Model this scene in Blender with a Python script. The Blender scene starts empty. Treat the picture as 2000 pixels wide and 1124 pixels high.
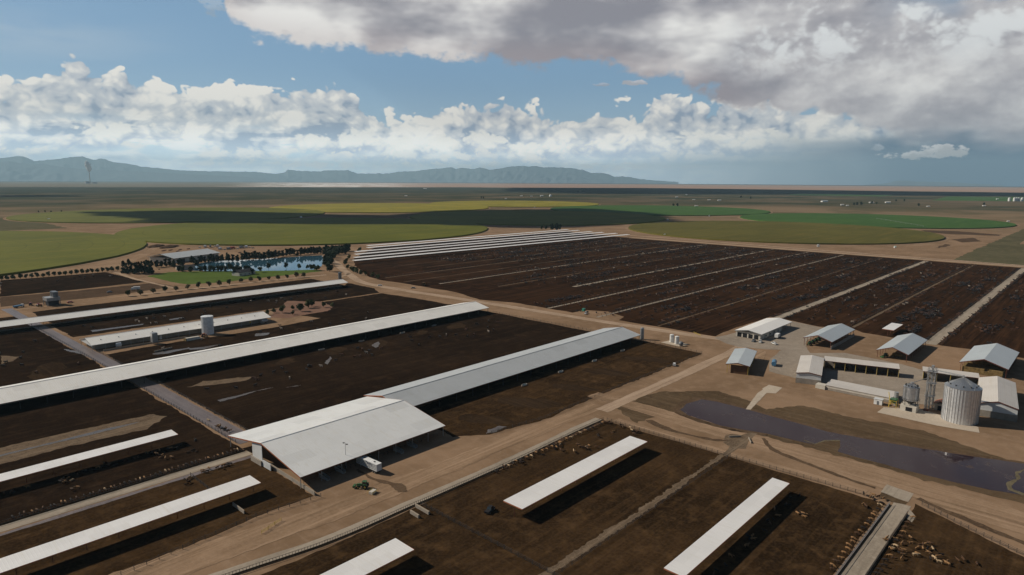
import bpy, math, random
import numpy as np
from mathutils import Vector, Matrix
from mathutils.geometry import tessellate_polygon
from mathutils import noise as mnoise
random.seed(7)
D = bpy.data
SC = bpy.context.scene
COL = SC.collection

# ------------------------------------------------------------------ camera
# world: X runs along the long barns, Y across them, metres, camera 120 m up
FPX, PITCH, ROLL, YAW, H = 1299.34, 0.162120, 0.0052712, 0.830357, 120.0
RE = 6.371e6
cp, sp = math.cos(PITCH), math.sin(PITCH)
FW = np.array([math.sin(YAW)*cp, math.cos(YAW)*cp, -sp])
R0 = np.array([math.cos(YAW), -math.sin(YAW), 0.0])
U0 = np.cross(R0, FW)
RT = math.cos(ROLL)*R0 + math.sin(ROLL)*U0
UP = -math.sin(ROLL)*R0 + math.cos(ROLL)*U0
cam = D.cameras.new('camera')
cam.sensor_width = 36.0
cam.lens = FPX/2000*36.0
cam.clip_start = 1.0
cam.clip_end = 200000.0
co = D.objects.new('camera', cam)
COL.objects.link(co)
m = Matrix(((RT[0], UP[0], -FW[0], 0), (RT[1], UP[1], -FW[1], 0), (RT[2], UP[2], -FW[2], H), (0, 0, 0, 1)))
co.matrix_world = m
SC.camera = co
SC.render.resolution_x, SC.render.resolution_y = 1024, 575
SC.view_settings.view_transform = 'Standard'
SC.view_settings.look = 'None'
SC.view_settings.exposure = 0.0
SC.view_settings.gamma = 1.0

def ray(px, py):
    return (px-1000)/FPX*RT - (py-562)/FPX*UP + FW
def G(px, py, z=0.0):                      # surveyed photo point -> point on the land (z above it)
    d = ray(px, py); zz = z
    for _ in range(12):
        t = (zz-H)/d[2]; q = np.array([0, 0, H])+t*d
        zz = z-(q[0]**2+q[1]**2)/2/RE
    return (float(q[0]), float(q[1]))
def uv(px, py):
    d = ray(px, py); d = d/np.linalg.norm(d)
    fx = d[0]*math.cos(YAW)-d[1]*math.sin(YAW); fy = d[0]*math.sin(YAW)+d[1]*math.cos(YAW)
    return math.atan2(fx, fy), math.asin(d[2])
def zc(x, y):
    return -(x*x+y*y)/2/RE

# ------------------------------------------------------------------ sun
SUNV = Vector((-0.66, 1.25, 1.0)).normalized()
sun = D.lights.new('sun', 'SUN'); sun.energy = 4.6; sun.angle = math.radians(0.55); sun.color = (1.0, 0.905, 0.77)
so = D.objects.new('sun', sun); COL.objects.link(so)
so.rotation_euler = SUNV.to_track_quat('Z', 'Y').to_euler()
SUN_EL = math.asin(SUNV.z)

# ------------------------------------------------------------------ node expression helper
class NT:
    def __init__(s, tree):
        s.t = tree; s.n = tree.nodes; s.l = tree.links
    def node(s, typ, **kw):
        n = s.n.new(typ)
        for k, v in kw.items(): setattr(n, k, v)
        return n
    def inp(s, sock, v):
        if isinstance(v, V): s.l.new(v.s, sock)
        elif v is not None:
            if hasattr(sock, 'default_value'):
                try: sock.default_value = v
                except Exception: sock.default_value = (v[0], v[1], v[2], 1.0) if len(v) == 3 else v
    def m(s, op, a, b=None, c=None, clamp=False):
        n = s.node('ShaderNodeMath', operation=op, use_clamp=clamp)
        s.inp(n.inputs[0], a)
        if b is not None: s.inp(n.inputs[1], b)
        if c is not None: s.inp(n.inputs[2], c)
        return V(s, n.outputs[0])
    def mix(s, f, a, b):
        n = s.node('ShaderNodeMix', data_type='RGBA'); n.clamp_factor = True
        s.inp(n.inputs[0], f); s.inp(n.inputs[6], a); s.inp(n.inputs[7], b)
        return V(s, n.outputs[2])
    def smooth(s, x, a, b, lo=0.0, hi=1.0):
        n = s.node('ShaderNodeMapRange', interpolation_type='SMOOTHSTEP')
        s.inp(n.inputs[0], x); n.inputs[1].default_value = a; n.inputs[2].default_value = b
        n.inputs[3].default_value = lo; n.inputs[4].default_value = hi
        return V(s, n.outputs[0])
    def lin(s, x, a, b, lo=0.0, hi=1.0):
        n = s.node('ShaderNodeMapRange'); s.inp(n.inputs[0], x)
        n.inputs[1].default_value = a; n.inputs[2].default_value = b; n.inputs[3].default_value = lo; n.inputs[4].default_value = hi
        return V(s, n.outputs[0])
    def mix_f(s, f, a, b):
        return a+(b-a)*f
    def comb(s, x, y, z):
        n = s.node('ShaderNodeCombineXYZ')
        for i, v in enumerate((x, y, z)): s.inp(n.inputs[i], v)
        return V(s, n.outputs[0])
    def sep(s, v):
        n = s.node('ShaderNodeSeparateXYZ'); s.inp(n.inputs[0], v)
        return [V(s, o) for o in n.outputs]
    def vadd(s, a, b):
        n = s.node('ShaderNodeVectorMath', operation='ADD'); s.inp(n.inputs[0], a); s.inp(n.inputs[1], b)
        return V(s, n.outputs[0])
    def vscale(s, a, k):
        n = s.node('ShaderNodeVectorMath', operation='MULTIPLY'); s.inp(n.inputs[0], a)
        s.inp(n.inputs[1], k if not isinstance(k, (int, float)) else (k, k, k))
        return V(s, n.outputs[0])
    def noise(s, vec, scale, detail=3.0, rough=0.55, dist=0.0, col=False):
        n = s.node('ShaderNodeTexNoise'); s.inp(n.inputs['Vector'], vec)
        n.inputs['Scale'].default_value = scale; n.inputs['Detail'].default_value = detail
        n.inputs['Roughness'].default_value = rough; n.inputs['Distortion'].default_value = dist
        return V(s, n.outputs[1 if col else 0])
    def voro(s, vec, scale, detail=0.0, rough=0.5, smooth=0.6):
        n = s.node('ShaderNodeTexVoronoi', feature='SMOOTH_F1'); s.inp(n.inputs['Vector'], vec)
        n.inputs['Scale'].default_value = scale; n.inputs['Detail'].default_value = detail
        n.inputs['Roughness'].default_value = rough; n.inputs['Smoothness'].default_value = smooth
        return V(s, n.outputs['Distance'])
    def curve(s, x, pts):                  # piecewise linear y(x)
        x0, x1 = pts[0][0], pts[-1][0]; ys = [p[1] for p in pts]; y0, y1 = min(ys), max(ys)
        n = s.node('ShaderNodeFloatCurve'); c = n.mapping.curves[0]
        q = [((p[0]-x0)/(x1-x0), (p[1]-y0)/(y1-y0)) for p in pts]
        c.points[0].location = q[0]; c.points[1].location = q[-1]
        for p in q[1:-1]: c.points.new(*p)
        for p in c.points: p.handle_type = 'VECTOR'
        n.mapping.update()
        s.inp(n.inputs[1], s.lin(x, x0, x1))
        return V(s, n.outputs[0])*(y1-y0)+y0
class V:
    def __init__(s, nt, sock): s.nt = nt; s.s = sock
    def __add__(a, b): return a.nt.m('ADD', a, b)
    __radd__ = __add__
    def __mul__(a, b): return a.nt.m('MULTIPLY', a, b)
    __rmul__ = __mul__
    def __sub__(a, b): return a.nt.m('SUBTRACT', a, b)
    def __rsub__(a, b): return a.nt.m('SUBTRACT', b, a)
    def __truediv__(a, b): return a.nt.m('DIVIDE', a, b)

def srgb(r, g, b):
    f = lambda c: c/12.92 if c <= 0.04045 else ((c+0.055)/1.055)**2.4
    return (f(r/255), f(g/255), f(b/255))
def sc(c, k): return (c[0]*k, c[1]*k, c[2]*k)

# ------------------------------------------------------------------ world: NISHITA sky with cloud decks
W = D.worlds.new('World'); SC.world = W; W.use_nodes = True
w = NT(W.node_tree); w.n.clear()
bg = w.node('ShaderNodeBackground'); bg.inputs[1].default_value = 0.1
wo = w.node('ShaderNodeOutputWorld'); w.l.new(bg.outputs[0], wo.inputs[0])
sky = w.node('ShaderNodeTexSky', sky_type='NISHITA'); sky.sun_disc = False
sky.sun_elevation = SUN_EL; sky.sun_rotation = math.atan2(SUNV.x, SUNV.y)
sky.altitude = 1300; sky.air_density = 1.0; sky.dust_density = 0.8; sky.ozone_density = 1.3
skyc = V(w, sky.outputs[0])
tc = w.node('ShaderNodeTexCoord'); dx, dy, dz = w.sep(V(w, tc.outputs['Generated']))
cy, sy = math.cos(YAW), math.sin(YAW)
fx = dx*cy-dy*sy; fy = dx*sy+dy*cy
u = w.m('ARCTAN2', fx, fy); v = w.m('ARCSINE', dz)
def prof(pts):
    q = [uv(*p) for p in pts]
    return [(-1.6, q[0][1])] + q + [(1.6, q[-1][1])]
def X10(c): return sc(c, 10.0)
sky0 = w.mix(0.6, w.vscale(skyc, (0.70, 0.68, 0.66)), X10(srgb(122, 160, 192)))
col = sky0
lo_v = w.smooth(v, 0.02, 0.0)
# pale air towards the horizon
low = w.smooth(v, 0.0, 0.16, 1.0, 0.0)
col = w.mix(low*0.55, col, X10(srgb(176, 196, 208)))
P3 = w.comb(u, v*1.25, 0.37)
wn = w.noise(P3, 9.0, 3.0, 0.6, 0.0, col=True)
Pw = w.vadd(P3, w.vscale(w.vadd(wn, (-0.5, -0.5, -0.5)), 0.035))
SO = (-0.010, 0.013, 0.0)
def billow(vec, s1, s2):
    a = w.voro(vec, s1, 3.0, 0.62, 0.35)
    b = w.noise(vec, s2, 5.0, 0.62)
    return (1.0-a)*0.62+b*0.5
# thin cirrus, upper left
ci = w.noise(w.comb(u*0.6, v*3.2, 0.1), 9.0, 2.0, 0.6, 0.4)
cm = w.smooth(u, -0.70, -0.38, 1.0, 0.0)*w.smooth(w.m('ABSOLUTE', v-0.165), 0.0, 0.045, 1.0, 0.0)*w.smooth(ci, 0.30, 0.62)
col = w.mix(cm*0.55, col, X10(srgb(178, 190, 200)))
# cumulus bank near the horizon
top = w.curve(u, prof([(-300, 190), (0, 188), (40, 168), (90, 150), (150, 134), (200, 158), (245, 146), (262, 172), (300, 158), (330, 190), (420, 196), (470, 178), (505, 168), (560, 178), (640, 184), (690, 186), (705, 228), (760, 238), (820, 240), (862, 214), (900, 210), (990, 208), (1050, 236), (1130, 244), (1180, 232), (1260, 236), (1288, 208), (1315, 206), (1335, 224), (1395, 230), (1418, 198), (1470, 202), (1560, 215), (1700, 225), (2300, 230)]))
def n2(vec, sc_, det=0.0, rough=0.5):
    n = w.node('ShaderNodeTexNoise', noise_dimensions='2D'); w.inp(n.inputs['Vector'], vec)
    n.inputs['Scale'].default_value = sc_; n.inputs['Detail'].default_value = det; n.inputs['Roughness'].default_value = rough
    return V(w, n.outputs[0])
def billow(vec):                        # rounded heads with creases between them
    t_ = 0
    for k_, (s_, a_) in enumerate(((11.0, 0.40), (23.0, 0.30), (47.0, 0.20), (95.0, 0.12))):
        t_ = w.m('ABSOLUTE', n2(w.vadd(vec, (k_*1.37, k_*0.71, 0.0)), s_)-0.5)*(a_*4.0)+t_
    return t_
b1 = billow(Pw); b2 = billow(w.vadd(Pw, SO))
c1 = n2(w.comb(u, v*1.7, 0.0), 24.0, 4.0, 0.58)
cl = n2(w.comb(u+1.3, v*1.6, 0.0), 9.0, 2.0, 0.5)
dep = top-v                             # angle below the cloud tops
d2 = dep*80.0+(b1-0.42)*3.2+(c1-0.5)*1.2+0.25
cov = n2(w.comb(u*0.9, v*4.6, 0.0), 10.0, 4.0, 0.6)
hole = w.smooth(dep, 0.030, 0.085)*w.smooth(cov, 0.47, 0.36)
mk = w.smooth(d2, 0.0, 0.42)*(1.0-hole*0.75)
lit = (b1-b2)*0.75+0.62-w.smooth(dep, 0.01, 0.10)*0.20+(b1-0.42)*0.55+(c1-0.5)*0.5+(cl-0.5)*1.5
lit = lit-w.smooth(cov, 0.47, 0.64)*w.smooth(dep, 0.015, 0.06)*0.55+w.smooth(cov, 0.50, 0.40)*w.smooth(dep, 0.03, 0.07)*0.15
ccol = w.mix(w.smooth(lit, 0.0, 0.42), X10(srgb(138, 152, 170)), X10(srgb(184, 188, 193)))
ccol = w.mix(w.smooth(lit, 0.38, 1.02), ccol, X10(srgb(230, 226, 218)))
ccol = w.mix(w.smooth(v, 0.070, 0.012)*0.75, ccol, X10(srgb(180, 192, 200)))
col = w.mix(mk, col, ccol)
def lowrow(yc, amp, thick, k, sh_, litc, basec, cut):
    global col
    tp_ = uv(0, yc)[1]+(n2(w.comb(u+sh_, 0.0, 0.0), 5.5, 3.0, 0.6)-0.5)*amp
    bb = billow(w.vadd(w.vscale(Pw, (k, k*1.15, 1.0)), (sh_, sh_*0.7, 0.0)))
    dd_ = tp_-v
    cv = w.smooth(n2(w.comb(u*1.0+sh_*2, v*2.0, 0.0), 6.5, 3.0, 0.6), cut, cut+0.09)
    mm = w.smooth(dd_*110.0+(bb-0.42)*2.6, 0.0, 0.7)*w.smooth(dd_, thick, thick*0.45)*cv
    l_ = 0.85-w.smooth(dd_, 0.0, thick*0.75)*0.75+(bb-0.42)*1.1
    col = w.mix(mm*0.92, col, w.mix(w.smooth(l_, 0.0, 0.95), X10(basec), X10(litc)))
lowrow(246, 0.050, 0.034, 1.45, 3.1, srgb(222, 219, 211), srgb(150, 162, 178), 0.42)
lowrow(283, 0.026, 0.020, 2.2, 7.7, srgb(205, 203, 198), srgb(150, 164, 180), 0.40)
lowrow(310, 0.014, 0.010, 3.2, 12.3, srgb(186, 188, 188), srgb(160, 174, 188), 0.44)
# upper deck: big flat-based cloud overhead and to the right
bot = w.curve(u, prof([(-900, -1400), (-300, -900), (300, -320), (410, -90), (436, 0), (446, 34), (470, 52), (510, 74), (570, 84), (640, 92), (700, 98), (780, 104), (850, 116), (940, 120), (1050, 124), (1180, 126), (1215, 134), (1250, 148), (1330, 150), (1345, 168), (1395, 184), (1425, 198), (1470, 212), (1560, 224), (1640, 236), (1760, 270), (1850, 300), (2300, 322)]))
pc = w.comb(u, v*2.3, 7.0)
c2 = n2(pc, 4.6, 4.0, 0.52)
c2b = n2(w.vadd(pc, (-0.03, 0.06, 0.0)), 4.6, 4.0, 0.52)
upv = v-bot
d3 = upv*60.0+(c1-0.5)*3.0+(b1-0.42)*0.9+0.2
m3 = w.smooth(d3, 0.0, 1.0)
rightp = w.smooth(u, 0.25, 0.42)
gap = w.smooth(u, 0.44, 0.60)*w.smooth(v, 0.17, 0.22)*w.smooth(c2, 0.52, 0.40)
m3 = m3*(1.0-gap*0.6)
edge = w.smooth(upv, 0.0, 0.05, 1.0, 0.0)*w.smooth(u, -0.04, -0.36)
sh = 0.20+(c2-c2b)*3.0+(c2-0.5)*1.7+(c1-0.5)*0.30+edge*0.45+w.smooth(u, 0.05, -0.38)*0.45+(b1-b2)*0.5*edge
sh = w.mix_f(rightp*0.6, sh, 0.34)+rightp*((c1-0.5)*0.6+(b1-b2)*0.22)
sh = sh+w.smooth(u, 0.22, 0.34)*w.smooth(v, 0.155, 0.115)*0.25
ucol = w.mix(w.smooth(sh, -0.35, 0.50), X10(srgb(132, 130, 138)), X10(srgb(170, 167, 170)))
ucol = w.mix(w.smooth(sh, 0.20, 1.25), ucol, X10(srgb(228, 226, 222)))
pink = w.smooth(upv, 0.0, 0.045, 1.0, 0.0)*(1.0-rightp*0.6)
ucol = w.mix(pink*0.35, ucol, X10(srgb(172, 154, 152)))
col = w.mix(m3, col, ucol)
# bright rags of cloud in the right-hand deck
rb = w.smooth(b1+(c2-0.5)*1.4+(c1-0.5), 0.45, 1.0)*w.smooth(u, 0.26, 0.38)*w.smooth(w.m('ABSOLUTE', v-0.195), 0.02, 0.07, 1.0, 0.0)
col = w.mix(rb*0.9, col, X10(srgb(214, 216, 216)))
# rain shafts and storm base, right
sn = n2(w.comb(u*1.0+3.0, v*2.6, 3.0), 7.0, 3.0, 0.55)
st = w.smooth(u+(sn-0.5)*0.2, 0.12, 0.52)*w.smooth(v+(sn-0.5)*0.07-w.smooth(u, 0.35, 0.6)*0.014, 0.062, 0.028)
col = w.mix(st*0.95, col, w.mix(w.smooth(u, 0.28, 0.56), X10(srgb(150, 164, 176)), X10(srgb(62, 88, 114))))
shaft = n2(w.comb(u+v*0.3, v*0.15, 5.0), 26.0, 2.0, 0.5)
sf = w.smooth(v, 0.045, 0.02)*w.smooth(u, 0.10, 0.25)*w.smooth(u, 0.56, 0.40)*(shaft*0.7+0.1)
col = w.mix(sf, col, X10(srgb(160, 172, 182)))
# small sunlit cloud in front of the storm
c3 = n2(w.comb(u+0.7, v*1.9, 0.0), 75.0, 4.0, 0.6)
def puff(cx, cy_, rx, ry, c, k=1.0):
    global col
    a, b = uv(cx, cy_)
    q = w.m('POWER', (u-a)/rx, 2.0)+w.m('POWER', (v-b)/ry, 2.0)
    mm = w.smooth(q*0.8+(c3-0.5)*4.5+(c1-0.5)*3.0, 1.15, 0.35)
    col = w.mix(mm*k, col, w.mix(w.smooth(v-b+(c1-0.5)*0.03, -ry*0.9, ry*0.7), X10(sc(c, 0.72)), X10(c)))
puff(1800, 302, 0.038, 0.005, srgb(208, 206, 204))
puff(1835, 294, 0.022, 0.006, srgb(208, 206, 204))
puff(1716, 287, 0.007, 0.004, srgb(176, 182, 190), 0.8)
puff(1245, 162, 0.018, 0.003, srgb(196, 192, 194), 0.8)
puff(1175, 166, 0.010, 0.002, srgb(176, 180, 190), 0.7)
puff(416, 12, 0.014, 0.009, srgb(170, 184, 198), 0.6)
# ground-side of the sphere
col = w.mix(w.smooth(v, -0.004, -0.03), col, X10((0.16, 0.14, 0.11)))
boost = w.smooth(v, 0.085, 0.0)*(1.9-w.smooth(u, 0.12, 0.45)*1.75)+1.12
col = w.vscale(col, w.comb(boost, boost, boost))
# the rest of the sphere, beside and behind: plain blue sky
out = w.m('MAXIMUM', w.smooth(w.m('ABSOLUTE', u), 0.75, 1.15), w.smooth(v, 0.36, 0.60))
col = w.mix(out, col, w.vscale(skyc, 0.42))
w.inp(bg.inputs[0], col)
W.cycles.sampling_method = 'MANUAL'; W.cycles.sample_map_resolution = 512
SC.cycles.volume_bounces = 1

# ------------------------------------------------------------------ object helpers
def tag(o, label=None, cat=None, group=None, kind=None):
    if label: o['label'] = label
    if cat: o['category'] = cat
    if group: o['group'] = group
    if kind: o['kind'] = kind
    return o
def empty(name, loc=(0, 0, 0), rz=0.0):
    o = D.objects.new(name, None); COL.objects.link(o)
    o.empty_display_size = 1; o.location = (loc[0], loc[1], (loc[2] if len(loc) > 2 else 0)+zc(loc[0], loc[1])+GZ); o.rotation_euler = (0, 0, rz)
    return o
GZ = 0.10
class MB:
    def __init__(s): s.v = []; s.f = []; s.mi = []; s.cur = 0
    def add(s, vs, fs):
        o = len(s.v); s.v += [tuple(p) for p in vs]; s.f += [tuple(i+o for i in f) for f in fs]; s.mi += [s.cur]*len(fs); return s
    def box(s, x0, x1, y0, y1, z0, z1):
        return s.add([(x0,y0,z0),(x1,y0,z0),(x1,y1,z0),(x0,y1,z0),(x0,y0,z1),(x1,y0,z1),(x1,y1,z1),(x0,y1,z1)],
                     [(0,3,2,1),(4,5,6,7),(0,1,5,4),(1,2,6,5),(2,3,7,6),(3,0,4,7)])
    def hexa(s, b, t):      # four bottom and four top points
        return s.add(list(b)+list(t), [(0,3,2,1),(4,5,6,7),(0,1,5,4),(1,2,6,5),(2,3,7,6),(3,0,4,7)])
    def cyl(s, cx, cy, z0, z1, r0, r1=None, n=12, cap=True):
        r1 = r0 if r1 is None else r1
        vs = []
        for z, r in ((z0, r0), (z1, r1)):
            for k in range(n):
                a = 2*math.pi*k/n; vs.append((cx+r*math.cos(a), cy+r*math.sin(a), z))
        fs = [(k, (k+1) % n, n+(k+1) % n, n+k) for k in range(n)]
        if cap: fs += [tuple(range(n-1, -1, -1)), tuple(range(n, 2*n))]
        return s.add(vs, fs)
    def tube(s, a, b, r, n=6, r1=None):
        a, b = Vector(a), Vector(b); d = (b-a).normalized()
        x = d.orthogonal().normalized(); y = d.cross(x); r1 = r if r1 is None else r1
        vs = [a+(x*math.cos(2*math.pi*k/n)+y*math.sin(2*math.pi*k/n))*r for k in range(n)]
        vs += [b+(x*math.cos(2*math.pi*k/n)+y*math.sin(2*math.pi*k/n))*r1 for k in range(n)]
        return s.add(vs, [(k, (k+1) % n, n+(k+1) % n, n+k) for k in range(n)]+[tuple(range(n-1, -1, -1)), tuple(range(n, 2*n))])
    def ico(s, c, r, sq=(1, 1, 1), jit=0.0, sub=1):
        t = (1+5**.5)/2
        vs = [Vector(p).normalized() for p in ((-1,t,0),(1,t,0),(-1,-t,0),(1,-t,0),(0,-1,t),(0,1,t),(0,-1,-t),(0,1,-t),(t,0,-1),(t,0,1),(-t,0,-1),(-t,0,1))]
        fs = [(0,11,5),(0,5,1),(0,1,7),(0,7,10),(0,10,11),(1,5,9),(5,11,4),(11,10,2),(10,7,6),(7,1,8),(3,9,4),(3,4,2),(3,2,6),(3,6,8),(3,8,9),(4,9,5),(2,4,11),(6,2,10),(8,6,7),(9,8,1)]
        for _ in range(sub):
            nf = []; mp = {}
            def mid(a, b):
                k = (min(a, b), max(a, b))
                if k not in mp: vs.append((vs[a]+vs[b]).normalized()); mp[k] = len(vs)-1
                return mp[k]
            for i0, i1, i2 in fs:
                x, y, z = mid(i0, i1), mid(i1, i2), mid(i2, i0); nf += [(i0, x, z), (i1, y, x), (i2, z, y), (x, y, z)]
            fs = nf
        out = []
        for p in vs:
            k = r*(1+jit*mnoise.noise(Vector((c[0], c[1], c[2]))*1.7+p*2.1))
            out.append((c[0]+p.x*k*sq[0], c[1]+p.y*k*sq[1], c[2]+p.z*k*sq[2]))
        return s.add(out, fs)
    def mesh(s, name, mats, smooth=False):
        me = D.meshes.new(name); me.from_pydata(s.v, [], s.f)
        for q in (mats if isinstance(mats, (list, tuple)) else [mats]): me.materials.append(q)
        me.polygons.foreach_set('material_index', s.mi)
        if smooth: me.polygons.foreach_set('use_smooth', [True]*len(s.f))
        me.update(); return me
    def build(s, name, mats, parent=None, smooth=False):
        o = D.objects.new(name, s.mesh(name, mats, smooth)); COL.objects.link(o)
        if parent is not None: o.parent = parent
        return o
def dup(root, loc, rz=0.0, label=None, group=None, scale=None):
    r = root.copy(); COL.objects.link(r); r.location = (loc[0], loc[1], (loc[2] if len(loc) > 2 else 0)+zc(loc[0], loc[1])+GZ)
    r.rotation_euler = (0, 0, rz)
    if scale: r.scale = scale if isinstance(scale, tuple) else (scale,)*3
    if label: r['label'] = label
    if group: r['group'] = group
    for ch in list(root.children):
        c = ch.copy(); COL.objects.link(c); c.parent = r
        for g in ch.children:
            d = g.copy(); COL.objects.link(d); d.parent = c
    return r

# ------------------------------------------------------------------ materials
def mat(name, fn, rough=0.8, spec=0.3, metal=0.0):
    M = D.materials.new(name); M.use_nodes = True
    t = NT(M.node_tree); b = M.node_tree.nodes['Principled BSDF']
    b.inputs['Roughness'].default_value = rough; b.inputs['Metallic'].default_value = metal
    b.inputs['Specular IOR Level'].default_value = spec
    if callable(fn):
        r = fn(t, b)
        if r is not None: t.inp(b.inputs['Base Color'], r)
    else: b.inputs['Base Color'].default_value = (*fn, 1)
    return M
def pos(t):
    n = t.node('ShaderNodeNewGeometry'); return V(t, n.outputs['Position'])
def bump(t, b, h, dist=0.3, strength=0.5):
    n = t.node('ShaderNodeBump'); t.inp(n.inputs['Height'], h); n.inputs['Distance'].default_value = dist; n.inputs['Strength'].default_value = strength
    t.l.new(n.outputs[0], b.inputs['Normal'])
def dirtmat(name, c0, c1, c2, s=0.02, streak=None, rough=0.95, fine=0.5):
    def fn(t, b):
        p = pos(t)
        n1 = t.noise(p, s, 6.0, 0.62, 0.5); n2 = t.noise(p, s*7, 5.0, 0.65, 0.2); n3 = t.noise(p, 0.9, 3.0, 0.6)
        c = t.mix(t.smooth(n1, 0.35, 0.68), c0, c1)
        c = t.mix(t.smooth(n2, 0.46, 0.78)*0.75, c, c2)
        wv = t.node('ShaderNodeTexWave'); wv.inputs['Scale'].default_value = 0.045; wv.inputs['Distortion'].default_value = 7.0; wv.inputs['Detail'].default_value = 2.0; wv.inputs['Detail Scale'].default_value = 0.35
        t.inp(wv.inputs['Vector'], p)
        c = t.mix(t.smooth(V(t, wv.outputs['Fac']), 0.93, 1.0)*t.smooth(n1, 0.45, 0.6)*0.14, c, c2)
        n0 = t.noise(p, s*0.22, 3.0, 0.5)
        c = t.mix(t.smooth(n0, 0.40, 0.62)*0.45, c, c1)
        if streak:
            ax, kk = streak
            x, y, z = t.sep(p)
            q = t.comb(x*0.012, y*0.35, 0.0) if ax == 'x' else t.comb(x*0.35, y*0.012, 0.0)
            s1 = t.noise(q, 1.0, 4.0, 0.7, 0.35)
            c = t.mix(t.smooth(s1, 0.48, 0.70)*kk, c, c2)
            c = t.mix(t.smooth(s1, 0.50, 0.32)*kk, c, sc(c0, 0.75))
        c = t.mix(t.smooth(n3, 0.35, 0.75)*0.22*fine*2, c, sc(c2, 1.15))
        bump(t, b, n2*0.6+n3*0.15, 1.0, 0.35)
        return c
    return mat(name, fn, rough, 0.0 if rough > 0.5 else 0.25)
M = {}
def tan(k=1.0, w=0.0): return (0.235*k, 0.158*k, 0.098*k)
M['pen_dark'] = dirtmat('pen_dark', (0.0078, 0.0052, 0.0038), (0.0195, 0.0120, 0.0074), (0.050, 0.030, 0.0165), 0.013, ('x', 0.30))
M['pen_brown'] = dirtmat('pen_brown', (0.0140, 0.0086, 0.0048), (0.043, 0.0250, 0.0120), (0.105, 0.061, 0.028), 0.020, ('x', 0.25))
M['pen_far'] = dirtmat('pen_far', (0.0084, 0.0054, 0.0042), (0.0290, 0.0148, 0.0080), (0.072, 0.0350, 0.0165), 0.009, ('x', 0.7))
M['pen_dry'] = dirtmat('pen_dry', (0.022, 0.0140, 0.0085), (0.036, 0.0225, 0.0130), (0.060, 0.038, 0.0210), 0.03, ('y', 0.5))
M['pen_mid'] = dirtmat('pen_mid', (0.050, 0.033, 0.022), (0.085, 0.055, 0.036), (0.13, 0.086, 0.055), 0.03, ('x', 0.4))
M['tan'] = dirtmat('tan_dirt', (0.205, 0.135, 0.082), (0.28, 0.188, 0.120), (0.34, 0.235, 0.155), 0.02, ('x', 0.35))
M['tany'] = dirtmat('tan_dirt_y', (0.185, 0.122, 0.075), (0.27, 0.180, 0.115), (0.35, 0.245, 0.162), 0.02, ('y', 0.75))
M['tan'] = dirtmat('tan_dirt_x', (0.190, 0.125, 0.076), (0.275, 0.184, 0.117), (0.35, 0.243, 0.160), 0.02, ('x', 0.75))
M['road'] = dirtmat('packed_road', (0.27, 0.190, 0.128), (0.36, 0.262, 0.185), (0.43, 0.325, 0.235), 0.05, ('y', 0.6))
M['roadx'] = dirtmat('packed_road_x', (0.27, 0.190, 0.128), (0.36, 0.262, 0.185), (0.43, 0.325, 0.235), 0.05, ('x', 0.6))
M['conc'] = dirtmat('worn_concrete', (0.24, 0.20, 0.155), (0.31, 0.26, 0.205), (0.37, 0.32, 0.255), 0.05, ('x', 0.5))
M['yard'] = dirtmat('grey_yard', (0.20, 0.165, 0.130), (0.28, 0.235, 0.188), (0.36, 0.305, 0.245), 0.03, None)
M['pad'] = dirtmat('pale_pad', (0.36, 0.30, 0.235), (0.44, 0.37, 0.29), (0.50, 0.43, 0.35), 0.1, None)
M['bank'] = dirtmat('bank', (0.065, 0.044, 0.026), (0.100, 0.068, 0.040), (0.15, 0.105, 0.065), 0.04, ('y', 0.5))
M['drive'] = dirtmat('wet_drive', (0.105, 0.085, 0.082), (0.150, 0.122, 0.118), (0.20, 0.165, 0.155), 0.08, ('y', 0.5), rough=0.45)
M['garden'] = dirtmat('garden_bed', (0.16, 0.10, 0.07), (0.20, 0.125, 0.09), (0.19, 0.09, 0.075), 0.08, None)
M['lawn'] = dirtmat('lawn', (0.060, 0.085, 0.020), (0.085, 0.125, 0.030), (0.100, 0.135, 0.040), 0.04, None)
M['scrub'] = dirtmat('scrub', (0.060, 0.060, 0.032), (0.100, 0.092, 0.052), (0.18, 0.135, 0.085), 0.012, None)
M['stain'] = dirtmat('wet_stain', (0.065, 0.042, 0.027), (0.105, 0.070, 0.044), (0.17, 0.115, 0.072), 0.10, None)
M['slurry'] = dirtmat('puddle', (0.05, 0.042, 0.038), (0.10, 0.088, 0.082), (0.19, 0.17, 0.16), 0.2, None, rough=0.3)
M['scum'] = dirtmat('scum', (0.08, 0.066, 0.040), (0.14, 0.118, 0.074), (0.22, 0.19, 0.13), 0.3, None)
M['gravel'] = dirtmat('gravel_bed', (0.085, 0.060, 0.040), (0.145, 0.105, 0.070), (0.24, 0.18, 0.125), 0.25, ('x', 0.5))

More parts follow.
